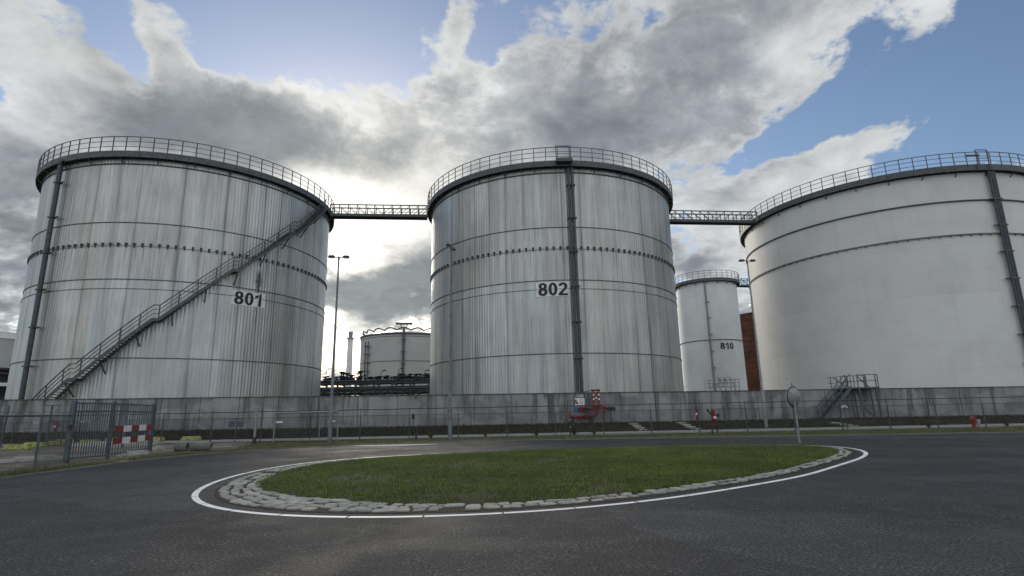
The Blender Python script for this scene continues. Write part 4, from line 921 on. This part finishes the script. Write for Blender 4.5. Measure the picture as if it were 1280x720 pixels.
w = bpy.data.worlds.new('World'); S.world = w; w.use_nodes = True; t = NT(w.node_tree); w.node_tree.nodes.clear()
out = t.new('ShaderNodeOutputWorld'); sky = t.new('ShaderNodeTexSky', sky_type='NISHITA'); sky.sun_disc = False; sky.sun_elevation = SUN_EL; sky.sun_rotation = SUN_AZ
sky.air_density = 1.0; sky.dust_density = .6; sky.ozone_density = 1.5
D = t.vm('NORMALIZE', t.new('ShaderNodeTexCoord').outputs['Generated'])
sx = t.new('ShaderNodeSeparateXYZ'); t.inp(sx.inputs[0], D); dx, dy, dz = sx.outputs
zz = t.math('MAXIMUM', dz, 0.0)
den = t.math('ADD', zz, .34); cb = t.new('ShaderNodeCombineXYZ'); t.inp(cb.inputs[0], t.math('DIVIDE', dx, den)); t.inp(cb.inputs[1], t.math('DIVIDE', dy, den)); P0 = cb.outputs[0]
az = t.math('ARCTAN2', dx, dy); el = t.math('ARCSINE', dz); ce = t.new('ShaderNodeCombineXYZ'); t.inp(ce.inputs[0], az); t.inp(ce.inputs[1], el)
wv = t.noise(P0, 2.6, 5, .6, 0, True); warp = t.vm('SUBTRACT', wv, (.5, .5, .5)); wsc = t.new('ShaderNodeVectorMath', operation='SCALE'); t.inp(wsc.inputs[0], warp); wsc.inputs['Scale'].default_value = .16
AE = t.vm('ADD', ce.outputs[0], wsc.outputs[0])
def dirpx(px, py):
    d = (F+RR*((px-640)/694.2)+UU*((360-py)/694.2)).normalized(); return math.atan2(d.x, d.y), math.asin(d.z)
def field(blobs):
    acc = None
    for (px, py, rx_, ry_, rot, amp) in blobs:
        a, e = dirpx(px, py); k = 1/694.2
        v = t.map(AE, (rx_*k*1.5, ry_*k*1.5, 1), (a, e, 0), (0, 0, R_(rot)), 'TEXTURE')
        val = t.ss(t.vm('LENGTH', v), 1.0, 0.0, 0, amp); acc = val if acc is None else t.math('ADD', acc, val)
    return acc
cover = field([  # px, py, rx, ry, rot(deg, ccw), amp : cloud banks (+) and clear sky (-), laid out by direction
    (230, 135, 190, 55, -4, .55), (560, 60, 24, 50, -25, .2), (430, 190, 170, 75, -8, .55), (300, 230, 330, 70, 0, .35), (620, 150, 150, 120, 20, .45), (820, 100, 200, 110, 22, .65), (930, 20, 160, 60, 10, .35), (740, 190, 170, 60, 15, .35),
    (30, 70, 80, 60, -35, .5), (90, 130, 90, 55, -30, .3), (190, 50, 60, 14, -50, .28), (235, 22, 36, 12, -25, .3), (25, 160, 70, 45, 10, .4), (20, 320, 110, 160, 0, .5),
    (1160, 22, 62, 30, 25, .62), (1080, 185, 130, 26, 17, .55), (1010, 225, 110, 32, 25, .45), (900, 250, 90, 45, 20, .4), (1275, 152, 26, 14, 0, .5),
    (480, 352, 95, 55, 5, 1.0), (870, 310, 50, 32, 0, .4), (905, 330, 40, 20, 0, .3), (470, 270, 120, 60, 0, .35), (560, 60, 30, 60, -10, .2), (1010, 120, 60, 50, 45, .22),
    (400, 40, 230, 62, 0, -.62), (575, 38, 26, 40, -20, .45), (522, 62, 22, 34, -25, .4), (430, 12, 30, 14, 0, .4), (215, 60, 22, 50, 40, .45), (470, 45, 16, 12, 0, .3), (560, 10, 120, 40, 0, -.3), (1150, 100, 170, 75, 15, -.7), (930, 195, 120, 26, 27, -.5), (8, 105, 46, 30, 10, -.9), (150, 78, 46, 26, -40, -.55), (140, 8, 60, 22, -20, -.4), (1240, 40, 60, 70, 0, -.5), (885, 285, 60, 18, 10, -.3), (440, 425, 120, 30, 0, -.1), (1230, 170, 60, 40, 0, -.3), (300, 80, 60, 20, -20, -.15)])
dark = field([(200, 140, 190, 55, -4, .65), (330, 165, 170, 55, -5, .5), (480, 200, 110, 40, -10, .2), (840, 105, 190, 80, 22, .62), (730, 60, 140, 80, 20, .35), (560, 165, 130, 60, 0, .28), (720, 190, 150, 45, 15, .35), (900, 20, 110, 60, 10, .25), (20, 300, 110, 170, 0, .75),
    (480, 350, 95, 52, 5, 1.5), (400, 350, 50, 40, 5, .5), (865, 312, 50, 34, 0, .7), (60, 70, 90, 60, -35, -.55), (190, 50, 80, 25, -50, -.3), (520, 390, 60, 30, 0, .5), (120, 70, 60, 30, -30, -.4),
    (440, 285, 110, 70, 0, -1.2), (520, 230, 60, 50, 0, -.5), (30, 60, 60, 40, -35, -.4), (30, 150, 60, 28, 5, -.4), (1060, 190, 170, 35, 18, -.8), (1160, 22, 60, 30, 25, -.7), (1000, 40, 45, 50, 45, -.55), (860, 235, 90, 30, 25, -.5), (930, 285, 40, 22, 0, -.4), (440, 408, 46, 26, 0, -.9), (920, 330, 36, 22, 0, -.5), (420, 110, 150, 20, -12, -.35)])
n1 = t.noise(P0, 2.6, 10, .60, .25); n2 = t.noise(t.vm('ADD', P0, (3.1, 1.7, .5)), 6.5, 8, .62, .3); n3 = t.noise(P0, 1.3, 5, .6, .3)
behind = t.ss(dy, .35, -.25, 0, 1)  # unseen clouds behind the camera, brightened to throw light on the tank fronts
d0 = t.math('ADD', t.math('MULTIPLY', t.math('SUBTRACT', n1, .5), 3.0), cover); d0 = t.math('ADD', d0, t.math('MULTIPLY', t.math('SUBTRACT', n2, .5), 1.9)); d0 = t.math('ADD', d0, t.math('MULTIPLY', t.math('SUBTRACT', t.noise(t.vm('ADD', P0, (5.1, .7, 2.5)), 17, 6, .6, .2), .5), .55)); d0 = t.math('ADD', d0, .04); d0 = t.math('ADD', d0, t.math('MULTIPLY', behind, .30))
mask = t.ss(d0, -.04, .24)
low = t.ss(dz, .14, .02, 0, .75); mask = t.math('MAXIMUM', mask, low)
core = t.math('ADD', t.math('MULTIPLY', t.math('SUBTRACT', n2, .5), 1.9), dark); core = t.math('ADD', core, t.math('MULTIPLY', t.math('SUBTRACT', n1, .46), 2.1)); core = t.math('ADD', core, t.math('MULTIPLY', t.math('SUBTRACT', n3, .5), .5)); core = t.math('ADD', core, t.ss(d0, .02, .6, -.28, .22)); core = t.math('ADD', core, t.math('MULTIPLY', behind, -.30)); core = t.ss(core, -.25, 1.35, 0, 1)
sdot = t.vm('DOT_PRODUCT', D, tuple(sd)); sdot = t.math('MAXIMUM', sdot, 0)
g1 = t.math('POWER', sdot, 20); g2 = t.math('POWER', sdot, 150)
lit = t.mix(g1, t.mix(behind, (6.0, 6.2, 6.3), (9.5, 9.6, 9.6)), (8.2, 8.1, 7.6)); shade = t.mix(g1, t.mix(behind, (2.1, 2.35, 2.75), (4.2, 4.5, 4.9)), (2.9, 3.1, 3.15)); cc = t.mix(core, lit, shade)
n4 = t.noise(t.vm('ADD', P0, (7.7, 2.2, 1.5)), 9.0, 9, .62, .4); n5 = t.noise(t.vm('ADD', P0, (1.7, 9.2, 1.5)), 3.4, 6, .6, .5); mod = t.math('ADD', t.ss(n4, .3, .7, -.17, .17, 'LINEAR'), t.ss(n5, .3, .7, .86, 1.2, 'LINEAR'))
vsc = t.new('ShaderNodeVectorMath', operation='SCALE'); t.inp(vsc.inputs[0], cc); t.inp(vsc.inputs['Scale'], mod); cc = vsc.outputs[0]
glow = t.math('MULTIPLY', t.math('ADD', t.math('MULTIPLY', g2, 7.0), t.math('MULTIPLY', g1, .9)), t.math('SUBTRACT', 1.0, t.math('MULTIPLY', core, .97)))
gc = t.new('ShaderNodeVectorMath', operation='SCALE'); gc.inputs[0].default_value = (1, .95, .85); t.inp(gc.inputs['Scale'], glow); cc = t.vm('ADD', cc, gc.outputs[0])
bg1 = t.new('ShaderNodeBackground'); t.inp(bg1.inputs[0], t.mix(1.0, sky.outputs[0], (1.0, 1.02, 1.08), 'MULTIPLY')); bg1.inputs[1].default_value = .12
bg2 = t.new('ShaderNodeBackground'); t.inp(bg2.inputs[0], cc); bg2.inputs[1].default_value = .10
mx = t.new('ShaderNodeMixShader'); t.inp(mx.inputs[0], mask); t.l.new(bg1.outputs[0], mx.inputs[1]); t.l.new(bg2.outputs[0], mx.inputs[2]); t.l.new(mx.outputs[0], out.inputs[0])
w.cycles.sampling_method = 'MANUAL'; w.cycles.sample_map_resolution = 512

S.view_settings.view_transform = 'Standard'; S.view_settings.look = 'None'; S.view_settings.exposure = 0; S.view_settings.gamma = 1; S.view_settings.use_curve_mapping = False
